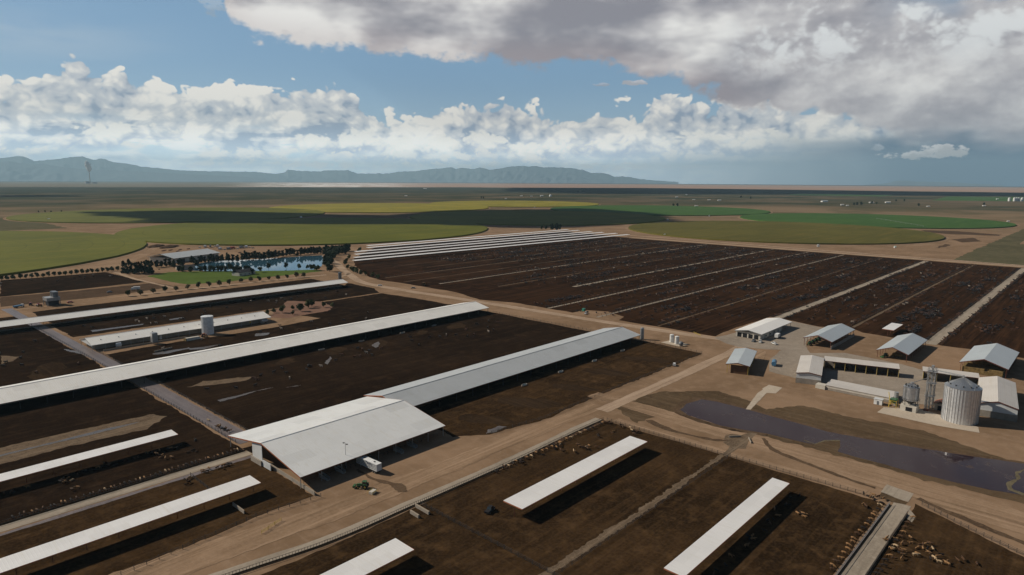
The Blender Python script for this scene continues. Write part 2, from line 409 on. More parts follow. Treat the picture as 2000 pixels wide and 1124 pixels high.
def roofmat(name, base, seam=0.90, rough=0.38, patch=0.06, along='x', pitch=1.0, spec=0.5, panel=12.0, metal=0.0):
    def fn(t, b):
        tcn = t.node('ShaderNodeTexCoord'); p = V(t, tcn.outputs['Object']); x, y, z = t.sep(p)
        if along == 'y': x, y = y, x
        k = t.m('FRACT', x/pitch)
        rib = t.smooth(t.m('ABSOLUTE', k-0.5), 0.36, 0.5)
        pn = t.node('ShaderNodeTexWhiteNoise'); pn.noise_dimensions = '2D'
        t.inp(pn.inputs['Vector'], t.comb(t.m('FLOOR', x/panel), t.m('FLOOR', y/7.0), 0.0))
        pv = V(t, pn.outputs['Value'])
        st = t.noise(t.comb(x*0.8, y*0.06, z), 1.0, 4.0, 0.6); n = t.noise(p, 0.12, 4.0, 0.6)
        c = t.mix(t.smooth(n, 0.35, 0.7)*0.5, base, sc(base, 0.90))
        c = t.mix(t.smooth(pv, 0.55, 1.0)*patch*9, c, sc(base, 0.84))
        c = t.mix(t.smooth(st, 0.48, 0.75)*0.5, c, (base[0]*0.86, base[1]*0.82, base[2]*0.74))
        c = t.mix(rib*(1-seam)*2.0, c, sc(base, 0.7))
        bump(t, b, rib, 0.08, 0.4)
        return c
    return mat(name, fn, rough, spec, metal)
M['white'] = roofmat('white_roof', (0.80, 0.78, 0.73), rough=0.42, seam=0.96)
M['whiteb'] = roofmat('white_roof_cool', (0.70, 0.705, 0.69), rough=0.40, seam=0.96, patch=0.09)
M['zinc'] = roofmat('zinc_roof', (0.45, 0.47, 0.475), rough=0.34, seam=0.95)
M['shade'] = roofmat('shade_roof', (0.72, 0.71, 0.695), rough=0.5, patch=0.03, seam=0.97)
M['blue'] = roofmat('blue_grey_roof', (0.50, 0.545, 0.555), rough=0.30, metal=0.3)
M['cream'] = roofmat('cream_roof', (0.56, 0.52, 0.47), rough=0.45, along='y')
M['office'] = roofmat('office_roof', (0.80, 0.78, 0.74), rough=0.4)
def flatm(name, c, rough=0.6, spec=0.3, metal=0.0, var=0.15, s=0.5):
    def fn(t, b):
        tcn = t.node('ShaderNodeTexCoord'); p = V(t, tcn.outputs['Object'])
        n = t.noise(p, s, 5.0, 0.65)
        return t.mix(t.smooth(n, 0.3, 0.7), sc(c, 1-var), sc(c, 1+var))
    return mat(name, fn, rough, spec, metal)
M['steel'] = flatm('galvanised_steel', (0.33, 0.33, 0.33), 0.45, metal=0.5)
M['dsteel'] = flatm('dark_steel', (0.035, 0.034, 0.034), 0.6)
M['rust'] = flatm('red_oxide_steel', (0.13, 0.045, 0.03), 0.6)
M['orange'] = flatm('rust_fascia', (0.30, 0.10, 0.045), 0.6)
M['under'] = flatm('roof_underside', (0.10, 0.09, 0.08), 0.8)
M['wall'] = flatm('pale_sheet_wall', (0.55, 0.56, 0.56), 0.5, s=0.2, var=0.08)
M['wallw'] = flatm('cream_wall', (0.52, 0.48, 0.41), 0.7, s=0.2, var=0.1)
M['cwall'] = flatm('concrete_wall', (0.27, 0.235, 0.195), 0.9, s=0.4)
M['wood'] = flatm('brown_planks', (0.10, 0.05, 0.025), 0.8)
M['hay'] = flatm('hay', (0.17, 0.115, 0.045), 1.0, s=0.8, var=0.4)
M['yellow'] = flatm('yellow_paint', (0.50, 0.36, 0.06), 0.5)
M['green'] = flatm('green_paint', (0.035, 0.10, 0.035), 0.4)
M['tyre'] = flatm('tyre', (0.015, 0.015, 0.015), 0.9)
M['vwhite'] = flatm('white_paint', (0.68, 0.68, 0.66), 0.35)
M['vred'] = flatm('red_paint', (0.35, 0.05, 0.03), 0.4)
M['vgrey'] = flatm('grey_paint', (0.16, 0.17, 0.18), 0.4)
M['vblue'] = flatm('blue_paint', (0.07, 0.18, 0.30), 0.4)
M['teal'] = flatm('teal_paint', (0.04, 0.22, 0.16), 0.5)
M['glass'] = mat('dark_glass', (0.02, 0.025, 0.03), 0.1, 0.8)
M['tank'] = flatm('white_tank', (0.60, 0.62, 0.63), 0.4)
M['bark'] = flatm('bark', (0.10, 0.07, 0.045), 0.9)
M['black'] = flatm('dark_opening', (0.012, 0.012, 0.014), 0.9)
def tankmat(t, b):
    tcn = t.node('ShaderNodeTexCoord'); x, y, z = t.sep(V(t, tcn.outputs['Object']))
    a = t.m('ARCTAN2', y, x); k = t.m('FRACT', a*40/6.2832); rib = t.smooth(t.m('ABSOLUTE', k-0.5), 0.40, 0.5)
    pan = t.node('ShaderNodeTexWhiteNoise'); pan.noise_dimensions = '2D'
    t.inp(pan.inputs['Vector'], t.comb(t.m('FLOOR', a*40/6.2832), t.m('FLOOR', z/1.12), 0.0))
    h = t.m('SINE', z*2*math.pi/0.34)
    bump(t, b, h*0.5+rib*2.0, 0.05, 0.25)
    c = t.mix(V(t, pan.outputs['Value'])*0.6, (0.76, 0.78, 0.80), (0.56, 0.58, 0.60))
    return t.mix(rib*0.75, c, (0.20, 0.21, 0.22))
M['bin'] = mat('corrugated_galvanised', tankmat, 0.26, 0.6, 0.55)
M['binroof'] = flatm('bin_roof', (0.50, 0.52, 0.53), 0.28, metal=0.8, var=0.06)
def leafmat(name, a, b_):
    def fn(t, b):
        g = t.node('ShaderNodeNewGeometry'); n = t.noise(V(t, g.outputs['Position']), 0.8, 3.0, 0.6)
        r = V(t, t.node('ShaderNodeObjectInfo').outputs['Random'])
        return t.mix(t.smooth(n+(r-0.5)*0.3, 0.3, 0.7), a, b_)
    return mat(name, fn, 0.85, 0.2)
M['leaf'] = leafmat('leaf', (0.030, 0.042, 0.012), (0.075, 0.085, 0.026))
M['leafd'] = leafmat('leaf_dark', (0.010, 0.020, 0.008), (0.030, 0.048, 0.016))
M['leafo'] = leafmat('leaf_olive', (0.060, 0.056, 0.020), (0.13, 0.115, 0.05))
def watermat(t, b):
    n = t.noise(pos(t), 0.5, 3.0, 0.5); bump(t, b, n, 0.02, 0.10)
    return (0.020, 0.050, 0.075)
M['pond'] = mat('pond_water', lambda t, b: (t.inp(b.inputs['Base Color'], (0.03, 0.085, 0.125, 1)), bump(t, b, t.noise(pos(t), 0.6, 3.0), 0.02, 0.15), None)[2], 0.05, 0.5)
def lagm(t, b):
    p = pos(t); n = t.noise(p, 0.05, 6.0, 0.7, 1.0); n2 = t.noise(p, 0.4, 4.0, 0.6)
    f = t.smooth(n, 0.50, 0.64)*t.smooth(n2, 0.46, 0.66)
    t.inp(b.inputs['Roughness'], t.mix(f, (0.05, 0.05, 0.05), (0.6, 0.6, 0.6)))
    bump(t, b, n2, 0.02, 0.08)
    return t.mix(f*0.5, (0.024, 0.0115, 0.0140), (0.13, 0.105, 0.095))
M['lagoon'] = mat('lagoon_water', lagm, 0.05, 0.11)
M['lagoon'].node_tree.nodes['Principled BSDF'].inputs['Specular Tint'].default_value = (1.0, 0.72, 0.72, 1)
def cropmat(name, a, b_, c_, hx=0.0, hy=0.0, tracks=True):
    def fn(t, b):
        tcn = t.node('ShaderNodeTexCoord'); p = V(t, tcn.outputs['Object']); x, y, z = t.sep(p)
        r = t.m('SQRT', x*x+y*y)
        n1 = t.noise(p, 0.006, 6.0, 0.6, 0.6); n2 = t.noise(t.comb(x*0.004, y*0.06, 0.0), 1.0, 4.0, 0.6, 0.2)
        n3 = t.noise(p, 0.12, 4.0, 0.7)
        c = t.mix(t.smooth(n1, 0.35, 0.68), a, b_)
        c = t.mix(t.smooth(n2, 0.45, 0.72)*0.7, c, c_)
        c = t.mix(t.smooth(n3, 0.4, 0.75)*0.35, c, sc(a, 0.72))
        k = t.m('FRACT', r/48.0); ring = t.smooth(t.m('ABSOLUTE', k-0.5), 0.03, 0.0)
        c = t.mix(ring*0.4, c, sc(a, 0.45))
        return c
    return mat(name, fn, 0.95, 0.1)
M['crop'] = cropmat('maize', (0.082, 0.090, 0.004), (0.115, 0.118, 0.007), (0.150, 0.132, 0.010))
M['crop_o'] = cropmat('maize_olive', (0.080, 0.072, 0.010), (0.108, 0.094, 0.014), (0.140, 0.108, 0.020))
M['crop_y'] = cropmat('yellow_crop', (0.17, 0.155, 0.016), (0.26, 0.215, 0.022), (0.34, 0.275, 0.04))
M['crop_g'] = cropmat('green_crop', (0.036, 0.088, 0.014), (0.050, 0.108, 0.018), (0.064, 0.120, 0.024))
def groundfn(t, b):
    p = pos(t); x, y, z = t.sep(p); r = t.m('SQRT', x*x+y*y)
    n0 = t.noise(p, 0.00035, 6.0, 0.6, 0.8); n1 = t.noise(p, 0.0022, 6.0, 0.62, 0.6); n2 = t.noise(p, 0.02, 6.0, 0.62, 0.5)
    n3 = t.noise(p, 0.15, 5.0, 0.65); n4 = t.noise(p, 0.9, 3.0, 0.6)
    st = t.noise(t.comb(x*0.35, y*0.012, 0.0), 1.0, 4.0, 0.7, 0.35)
    near = t.mix(t.smooth(n2, 0.35, 0.68), (0.185, 0.120, 0.072), (0.265, 0.175, 0.110))
    near = t.mix(t.smooth(n3, 0.42, 0.78)*0.55, near, (0.32, 0.22, 0.145))
    near = t.mix(t.smooth(st, 0.50, 0.72)*0.30, near, (0.30, 0.21, 0.145))
    near = t.mix(t.smooth(n4, 0.4, 0.8)*0.15, near, (0.12, 0.08, 0.05))
    mid = t.mix(t.smooth(n1, 0.40, 0.60), (0.085, 0.078, 0.042), (0.20, 0.145, 0.090))
    scrub = t.mix(t.smooth(n1+(n3-0.5)*0.3, 0.42, 0.64), (0.046, 0.050, 0.028), (0.12, 0.092, 0.056))
    scrub = t.mix(t.smooth(n0, 0.52, 0.60)*0.6, scrub, (0.15, 0.11, 0.07))
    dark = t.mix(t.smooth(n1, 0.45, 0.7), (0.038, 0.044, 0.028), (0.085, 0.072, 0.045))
    az = t.m('ARCTAN2', x*cy-y*sy, x*sy+y*cy)
    plw = t.smooth(az+(n0-0.5)*0.4, -0.42, -0.20)
    white = t.smooth(az+(n1-0.5)*0.25, -0.40, -0.30)*t.smooth(az+(n1-0.5)*0.25, -0.10, -0.22)*t.smooth(n1, 0.42, 0.55)
    playa = t.mix(plw, (0.17, 0.15, 0.11), (0.36, 0.25, 0.19))
    playa = t.mix(white, playa, (0.75, 0.72, 0.68))
    rr = r+(n0-0.5)*1600+(n1-0.5)*500
    c = t.mix(t.smooth(rr, 1600, 2700)*0.8, near, mid)
    c = t.mix(t.smooth(rr, 3000, 3700), c, scrub)
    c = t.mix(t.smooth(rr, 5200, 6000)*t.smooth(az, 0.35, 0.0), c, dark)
    c = t.mix(t.smooth(rr, 9300, 10300), c, playa)
    c = t.mix(t.smooth(rr, 22000, 26000), c, (0.05, 0.055, 0.045))
    bump(t, b, n3*0.5+n4*0.1, 1.0, 0.3)
    return c
M['ground'] = mat('ground', groundfn, 0.95, 0.0)
M['mountain'] = dirtmat('mountain', (0.105, 0.125, 0.135), (0.13, 0.15, 0.16), (0.16, 0.17, 0.175), 0.0006, None)  # rock paled and blued: part of the distance haze is put into the colour

# ------------------------------------------------------------------ terrain
radii = [0, 20, 50, 90]+[90+60*k for k in range(1, 40)]
while radii[-1] < 52000: radii.append(radii[-1]*1.045)
NA = 288
mb = MB(); vs = [(0, 0, 0)]
for r in radii[1:]:
    for k in range(NA):
        a = 2*math.pi*k/NA; vs.append((r*math.cos(a), r*math.sin(a), -r*r/2/RE))
fs = [(0, 1+k, 1+(k+1) % NA) for k in range(NA)]
for i in range(len(radii)-2):
    o = 1+i*NA; q = o+NA
    fs += [(o+k, q+k, q+(k+1) % NA, o+(k+1) % NA) for k in range(NA)]
mb.add(vs, fs); tag(mb.build('ground', M['ground'], smooth=True), kind='structure')

def jitter(pts, amp, step, closed=True, seed=0.0):
    out = []; n = len(pts)
    for i in range(n if closed else n-1):
        a = Vector(pts[i]); b = Vector(pts[(i+1) % n]); L = (b-a).length; k = max(1, int(L/step))
        nr = Vector((-(b-a).y, (b-a).x)); nr = nr.normalized() if nr.length > 0 else nr
        for j in range(k):
            p = a+(b-a)*(j/k)
            d = amp*(mnoise.noise(Vector((p.x*0.05, p.y*0.05, seed)))*1.4+mnoise.noise(Vector((p.x*0.31, p.y*0.31, seed)))*0.8)
            d += amp*0.35*random.uniform(-1, 1) if step < 6 else 0
            out.append((p.x+nr.x*d, p.y+nr.y*d))
    if not closed: out.append(tuple(pts[-1]))
    return out
def sheet(name, pts, lay, mt, amp=0.8, step=2.5, label=None, cat=None, kind='structure', raise_=0.0):
    q = jitter(pts, amp, step, seed=len(D.objects)*0.37)
    v3 = [Vector((x, y, 0)) for x, y in q]
    tr = tessellate_polygon([v3])
    z = lambda x, y: zc(x, y)+0.03+0.008*lay+raise_
    mbb = MB(); mbb.add([(x, y, z(x, y)) for x, y in q], [tuple(t_) for t_ in tr])
    # long triangles: keep normals up
    o = mbb.build(name, mt); me = o.data
    for p in me.polygons:
        if p.normal.z < 0: p.flip()
    tag(o, label, cat, None, kind); return o
def rect(x0, x1, y0, y1): return [(x0, y0), (x1, y0), (x1, y1), (x0, y1)]
def offs(pts, wd):
    L, Rr = [], []
    for i, p in enumerate(pts):
        a = Vector(pts[max(i-1, 0)]); b = Vector(pts[min(i+1, len(pts)-1)]); d = (b-a).normalized(); n = Vector((-d.y, d.x))
        ww = wd[i] if isinstance(wd, (list, tuple)) else wd
        L.append((p[0]+n.x*ww/2, p[1]+n.y*ww/2)); Rr.append((p[0]-n.x*ww/2, p[1]-n.y*ww/2))
    return L+Rr[::-1]
def smoothline(pts, k=6):
    out = []
    for i in range(len(pts)-1):
        p0 = Vector(pts[max(i-1, 0)]); p1 = Vector(pts[i]); p2 = Vector(pts[i+1]); p3 = Vector(pts[min(i+2, len(pts)-1)])
        for j in range(k):
            s = j/k
            q = 0.5*((2*p1)+(p2-p0)*s+(2*p0-5*p1+4*p2-p3)*s*s+(3*p1-p0-3*p2+p3)*s**3); out.append((q.x, q.y))
    out.append(tuple(pts[-1])); return out
def px(*l): return [G(a, b) for a, b in l]

exec_parts = []
# pens: dark trodden earth
sheet('corral_ground', px((693, 519), (720, 541), (745, 548), (782, 553), (890, 571), (937, 586), (1000, 591), (1060, 601), (1118, 611), (1142, 606), (1187, 609), (1217, 619), (1208, 626), (1275, 637), (1395, 657), (1440, 640), (1505, 619), (1547, 627), (1600, 639), (1662, 640), (1685, 650), (1745, 660), (1810, 666), (1837, 675), (1895, 682), (2000, 700))+[(520, -90), (1166, -90), (1180, 745), (1222, 955), (700, 965), (575, 850)], 0, M['pen_far'], 1.2, 8)
sheet('corral_ground', rect(140, 421, 632, 712), 0, M['pen_dark'], 1.2)
sheet('corral_ground', [(138, 575), (300, 571), (418, 573), (431, 600), (433, 651), (420, 640), (138, 640)], 1, M['pen_dark'], 1.0)
sheet('corral_ground', [(-70, 300), (127, 300), (127, 700), (-70, 700)], 0, M['pen_dark'], 1.0)
sheet('corral_ground', px((236, 714), (205, 693), (360, 666), (425, 657), (500, 646), (560, 635), (625, 622))+[(290, 568), (418, 569), (424, 507), (426, 430), (138, 425)], 1, M['pen_dark'], 1.0)
sheet('corral_ground', [(139, 288), (425, 288), (426, 470), (139, 440)], 0, M['pen_dark'], 1.0)
sheet('corral_ground', [(201, 221), (215, 211), (250, 204.5), (314, 206), (423.5, 206.5), (426.5, 262), (425, 290), (205, 262)], 1, M['pen_brown'], 1.0)
sheet('corral_ground', rect(-70, 127, 276, 338), 2, M['pen_dark'], 0.6)
sheet('corral_ground', [(-70, 208), (57, 213), (102, 217), (125, 216), (126, 269), (-70, 269)], 0, M['pen_brown'], 0.8)
sheet('corral_ground', [(-60, 52), (268, 54), (268.5, 100), (268, 180), (100, 181), (60, 184), (-60, 200)], 0, M['pen_brown'], 0.5)
sheet('corral_ground', [(60, 46), (276, 45.5), (258, 10), (240, -60), (60, -60)], 0, M['pen_brown'], 0.6)
sheet('corral_ground', px((0, 548), (100, 541), (205, 532), (262, 545), (285, 551), (150, 566), (0, 580)), 0, M['pen_dark'], 1.0)
sheet('corral_ground', px((0, 581), (150, 568), (300, 553), (345, 560), (200, 580), (0, 600)), 0, M['pen_mid'], 1.2)
sheet('corral_ground', [(276, 168), (300, 166), (303, 120), (302, 60), (303, 10), (345, 10), (362, 60), (358, 118), (340, 128), (348, 140), (352, 160), (330, 185), (290, 190)], 0, M['bank'], 2.0)
# lighter trodden banks inside the pens
sheet('dirt_mound', [(-60, 338), (50, 338.5), (78, 337.5), (106, 336), (121, 347), (117, 356), (84, 359), (40, 358), (-60, 360)], 3, M['gravel'], 1.5)
sheet('dirt_mound', [(146, 388), (160, 381), (176, 377), (182, 380), (168, 388), (158, 394)], 2, M['gravel'], 1.5)
sheet('dirt_mound', px((0, 695), (40, 697), (28, 706), (0, 712)), 2, M['gravel'], 1.0)
sheet('dirt_mound', px((60, 728), (100, 706), (128, 715), (112, 738), (70, 742)), 2, M['pen_dry'], 3.0)
sheet('dirt_track', [(-60, 347), (60, 347.5), (95, 347), (108, 348), (95, 350), (60, 349.5), (-60, 349)], 4, M['slurry'], 0.6)
sheet('dirt_track', offs([(92, 118), (120, 118.3), (150, 118.5), (200, 118), (240, 118.5), (271, 119)], [1.0, 2.4, 3.6, 3.0, 2.2, 2.4]), 2, M['gravel'], 1.1, 1.0)
# drier scraped patches in the big pens
for (x, y, a, b) in ((250, 396, 7, 9), (285, 394, 8, 9), (330, 397, 6, 8), (215, 398, 6, 7), (365, 396, 9, 8)):
    sheet('dry_patch', [(x+a*math.cos(k*math.pi/8)-y*0+b*math.sin(k*math.pi/8)*0.5, y+b*math.sin(k*math.pi/8)) for k in range(16)], 2, M['pen_dry'], 2.6, 2.0)
for (x, y, a, b) in ((228, 232, 6, 16), (262, 234, 8, 18), (300, 232, 6, 17), (340, 234, 8, 18), (384, 232, 7, 17)):
    sheet('dry_patch', [(x+a*math.cos(k*math.pi/8)-b*math.sin(k*math.pi/8)*0.3, y-6+b*0.8*math.sin(k*math.pi/8)) for k in range(16)], 3, M['pen_dry'], 2.6, 2.0)
# puddles and wet streaks
for l in (px((425, 782), (455, 775), (520, 760), (535, 757), (500, 764), (460, 778), (430, 785)), px((558, 757), (590, 752), (588, 754), (565, 757)),
          px((175, 646), (215, 641), (280, 633), (278, 635), (215, 644), (180, 649)), px((330, 624), (358, 620), (352, 623), (332, 626)),
          px((368, 681), (400, 678), (425, 674), (400, 682), (372, 684)), px((298, 691), (370, 679), (372, 681), (320, 692), (300, 693)),
          px((950, 840), (975, 832), (990, 834), (968, 845), (948, 848)), px((125, 682), (170, 690), (168, 693), (130, 686)),
          px((500, 652), (528, 650), (522, 655), (500, 657)), px((632, 709), (645, 697), (649, 700), (640, 713)), px((725, 675), (738, 668), (742, 672), (735, 680))):
    sheet('puddle', l, 4, M['slurry'], 0.9, 1.0, kind='structure')
# concrete drives, feed lanes and roads
sheet('concrete_drive', [(128.5, 285), (137.5, 285), (137.5, 470), (135.5, 560), (134, 640), (133, 745), (125, 745), (126, 640), (127, 560), (128.5, 470)], 5, M['drive'], 0.35)
sheet('feed_lane', rect(-70, 127.6, 270.2, 275.6), 5, M['conc'], 0.15)
sheet('dirt_track', rect(-70, 126.5, 267.2, 269.6), 2, M['drive'], 0.4)
F1 = [(268, 184.5), (245, 184.6), (202, 183.6), (160, 184.0), (143, 184.6), (124, 184.6), (107, 185.7), (89, 189), (70, 192.5), (40, 198), (-20, 208)]
sheet('feed_lane', offs(smoothline(F1), 4.6), 5, M['conc'], 0.25)
sheet('feed_lane', rect(120, 272, 46.2, 51.8), 5, M['conc'], 0.2)
sheet('concrete_apron', px((1732, 947), (1785, 965), (1774, 981), (1757, 977), (1720, 962)), 6, M['conc'], 0.2)
sheet('wet_stain', px((1722, 962), (1757, 976), (1773, 982), (1768, 986), (1740, 981), (1718, 972)), 6, M['bank'], 0.4, 1.5)
sheet('concrete_apron', px((1776, 995), (1789, 1010), (1781, 1021), (1770, 1013)), 6, M['conc'], 0.1)
sheet('concrete_apron', px((1417, 850), (1430, 848), (1447, 851), (1465, 845), (1478, 847), (1462, 862), (1456, 877), (1440, 876), (1420, 893), (1410, 890), (1425, 873), (1412, 865)), 6, M['gravel'], 0.3)
sheet('concrete_apron', px((1488, 760), (1502, 752), (1528, 758), (1515, 769), (1497, 768)), 6, M['pad'], 0.2)
sheet('concrete_channel', px((1480, 768), (1496, 758), (1503, 762), (1466, 801), (1456, 800)), 7, M['pad'], 0.15)
sheet('dirt_road', offs(smoothline([(560, 905), (538, 850), (523, 812), (500, 768), (465, 690), (447, 640), (446, 560), (450, 519), (457, 418), (464, 307), (471, 232), (476, 205)]), [10]*66+[10]), 5, M['road'], 0.8)
sheet('dirt_road', offs([(470, 196), (439, 193), (360, 191.5), (279, 190.5)], 7.5), 6, M['roadx'], 0.4)
sheet('dirt_road', offs([(285, 197), (230, 197.5), (170, 199), (120, 201), (60, 208), (-20, 222)], [9, 10, 11, 13, 15, 16]), 4, M['tan'], 1.0)
sheet('dirt_road', offs([(273, 178), (272.5, 120), (273, 62)], 5), 4, M['tany'], 0.5)
sheet('dirt_road', offs([(1187, -100), (1187, 300), (1195, 760), (1205, 770)], 14), 5, M['road'], 1.5, 12)
sheet('dirt_road', offs([(1240, 940), (1238, 700), (1215, 400), (1205, 120), (1200, -100)], 10), 5, M['roadx'], 2.0, 12)
sheet('dirt_road', offs([(229, 741), (305, 737.5), (400, 733), (452, 728)], 5.5), 5, M['road'], 0.6)
sheet('dirt_road', offs([(452, 700), (470, 710), (482, 722)], 5), 5, M['road'], 0.6)
sheet('dirt_road', offs(px((222, 531), (262, 545), (300, 554), (345, 564)), 4.5), 5, M['road'], 0.6)
sheet('dirt_road', offs([(90, 734), (150, 733), (229, 741)], 6), 5, M['tan'], 0.6)
sheet('dirt_road', offs([(298, 210), (296, 150), (293, 100), (290, 50), (284, 0), (280, -50)], [10, 14, 17, 20, 20, 20]), 4, M['tany'], 1.0)
sheet('dirt_road', px((0, 537), (150, 522), (262, 500), (296, 484), (292, 474), (305, 475), (318, 481), (290, 498), (240, 520), (0, 545)), 1, M['tan'], 2.0)
sheet('wet_stain', offs(smoothline([(300, 113), (290, 105), (285, 90), (281, 72), (279.5, 60)]), 2.2), 7, M['stain'], 0.8, 2.0)
sheet('wet_stain', offs(smoothline([(281, 46), (276, 34), (270, 15), (268, -5), (262, -30)]), [2.5]*6+[4]*6+[3]*6+[2]*7), 7, M['stain'], 0.8, 2.0)
sheet('wet_stain', offs(smoothline([(283, 165), (279, 150), (282, 130), (286, 124)]), 2.5), 7, M['stain'], 1.0, 2.0)
sheet('wet_stain', offs(smoothline([(150, 224), (149, 212), (152, 200), (150, 194)]), [2.0]*12+[3.4]*7), 7, M['stain'], 1.0, 2.0)
for k, yy in enumerate((572, 448, 388, 331, 214, 94.5)):      # feed alleys of the far pens
    x0 = (503, 594, 476, 474, 575, 566)[k]; wd = (3.4, 5, 3.2, 3.0, 7, 8)[k]
    sheet('feed_lane', offs([(x0, yy+1), (900, yy), (1166, yy-1)], wd), 4, M['conc'], 0.3, 10)
for k, yy in enumerate((655, 511, 613, 274.5, 155, 694, 733)):
    x0 = (488, 536, 482, 480, 588, 586, 560)[k]
    sheet('dirt_track', offs([(x0, yy), (900, yy-1), (1155, yy-3)], (2.4, 1.8, 1.6, 2.0, 2.4, 1.8, 1.4)[k]), 4, M['gravel'], 0.5, 8)
sheet('concrete_yard', px((1396, 660), (1437, 650), (1500, 636), (1548, 628), (1612, 642), (1600, 652), (1572, 668), (1582, 690), (1650, 690), (1762, 712), (1832, 732), (1905, 758), (1905, 795), (1830, 792), (1745, 786), (1600, 752), (1550, 738), (1502, 726), (1504, 702), (1526, 684), (1490, 682), (1442, 678), (1420, 672)), 7, M['yard'], 0.6)
sheet('earth_islet', px((1465, 684), (1482, 683), (1497, 688), (1490, 705), (1470, 705)), 8, M['tan'], 0.5)
sheet('bin_pad', px((1713, 806), (1726, 796), (1800, 800), (1911, 835), (1913, 846), (1830, 832)), 8, M['pad'], 0.1)
# scrub, crops, lawn and water
sheet('scrubland', px((1857, 509), (2000, 447), (2200, 400), (2300, 560), (2000, 520)), 1, M['scrub'], 3, 15)
sheet('scrubland', px((-100, 425), (0, 426), (40, 430), (95, 437), (130, 446), (60, 449), (0, 452), (-100, 452)), 1, M['scrub'], 8, 15)
sheet('lawn', px((287, 540), (330, 532), (400, 530), (500, 529), (620, 527), (630, 530), (560, 538), (500, 544), (430, 552), (365, 556), (330, 550)), 3, M['lawn'], 1.5)
sheet('garden_bed', px((560, 588), (630, 590), (650, 600), (640, 608), (560, 622), (525, 620)), 4, M['garden'], 1.5)
pond = sheet('pond', px((372, 529), (385, 516), (408, 511), (450, 509), (500, 507), (560, 503), (628, 499), (636, 508), (628, 520), (612, 527), (560, 529), (480, 530), (420, 530)), 5, M['pond'], 1.0)
sheet('mud_bank', offs(smoothline(px((1500, 850), (1409, 834), (1340, 813), (1322, 801), (1335, 787), (1370, 779), (1400, 783), (1500, 810), (1615, 841), (1745, 866), (1846, 882), (2000, 905), (2100, 922))), 4.0), 4, M['stain'], 1.0, 2.0)
sheet('mud_bank', offs(smoothline(px((1500, 850), (1586, 871), (1644, 887), (1759, 919), (1860, 943), (1932, 960), (2000, 970), (2100, 985))), 3.0), 4, M['bank'], 1.0, 2.0)
lag = sheet('lagoon', px((1329, 801), (1340, 789), (1370, 781), (1400, 785), (1500, 812), (1615, 843), (1745, 868), (1846, 884), (2000, 907), (2150, 935), (2150, 990), (2000, 968), (1932, 957), (1860, 941), (1759, 917), (1644, 885), (1586, 869), (1500, 848), (1409, 832), (1345, 812)), 5, M['lagoon'], 0.5, 3.0)
sheet('scum', px((1560, 862), (1590, 868), (1612, 862), (1642, 861), (1641, 872), (1636, 883), (1590, 870)), 6, M['bank'], 0.3, 2)
sheet('scum', offs(px((2020, 910), (1985, 925), (1990, 935), (1968, 948), (1976, 958), (2000, 966)), 1.2), 6, M['scum'], 0.7, 1.5)
sheet('scum', offs(px((1570, 860), (1592, 868), (1612, 861), (1640, 861)), 0.9), 7, M['scum'], 0.3, 1.5)
def field(cx, cy_, r, mt, label, z=2.6, ry=None):
    e = MB(); n = 160; vs = [(0, 0, z)]
    for k in range(n):
        a = 2*math.pi*k/n; rr = r+mnoise.noise(Vector((k*0.3, cx, 0)))*2.0
        vs.append((rr*math.cos(a), rr*math.sin(a), z+mnoise.noise(Vector((k*1.7, cx, 5)))*0.4))
    for k in range(n): vs.append((vs[k+1][0]*1.002, vs[k+1][1]*1.002, 0))
    fs = [(0, 1+k, 1+(k+1) % n) for k in range(n)]+[(1+k, 1+n+k, 1+n+(k+1) % n, 1+(k+1) % n) for k in range(n)]
    e.add(vs, fs); o = e.build('crop_field', mt)
    o.location = (cx, cy_, zc(cx, cy_)+0.05)
    tag(o, label, 'crop field', None, 'stuff')
    mb2 = MB(); vs = []                         # the wheel track round it
    for k in range(n):
        a = 2*math.pi*k/n
        for q in (r*1.0, r+9): vs.append((cx+q*math.cos(a), cy_+q*math.sin(a), zc(cx, cy_)+0.16))
    mb2.add(vs, [(2*k, 2*k+1, (2*k+3) % (2*n), (2*k+2) % (2*n)) for k in range(n)])
    tag(mb2.build('dirt_track', M['tan']), kind='structure')
field(-28, 1446, 490, M['crop'], 'green round crop field at the left edge of the photo in front of the others')
field(853, 1415, 410, M['crop'], 'large round green field behind the tree lined pond')
field(881, 2277, 455, M['crop'], 'round green field far left, half darkened by cloud shadow')
field(1678, 2263, 440, M['crop_y'], 'yellow green round field behind the large pond-side field')
field(1625, 1380, 400, M['crop'], 'dark round field in cloud shadow behind the row of white shade roofs')
field(2423, 2199, 408, M['crop_y'], 'farthest yellow round field in the middle of the plain')
field(2361, 1377, 424, M['crop_g'], 'bright green round field right of the shaded one')
field(1606, 615, 345, M['crop_o'], 'olive round field behind the far cattle pens on the right')
field(2259, 583, 370, M['crop_g'], 'bright green round field at the far right')
# distant strip fields
sheet('crop_field', px((1850, 384), (2050, 386), (2050, 394), (1820, 392)), 4, M['crop_g'], 3, 30, 'thin green field strip by the white tanks at the right edge of the plain', 'crop field', 'stuff')
sheet('crop_field', px((1560, 378), (1760, 381), (1720, 384), (1540, 381)), 4, M['crop_g'], 3, 30, 'thin green field strip below the dark rain clouds', 'crop field', 'stuff')
sheet('dry_patch', px((1800, 450), (1870, 452), (1958, 459), (1950, 461), (1860, 458), (1810, 454)), 3, M['pen_mid'], 3, 8)
sheet('dry_patch', px((1858, 468), (1900, 465), (1918, 472), (1880, 474)), 3, M['pen_mid'], 3, 8)
sheet('dry_patch', px((1828, 485), (1845, 477), (1858, 479), (1835, 485)), 3, M['pen_mid'], 3, 8)

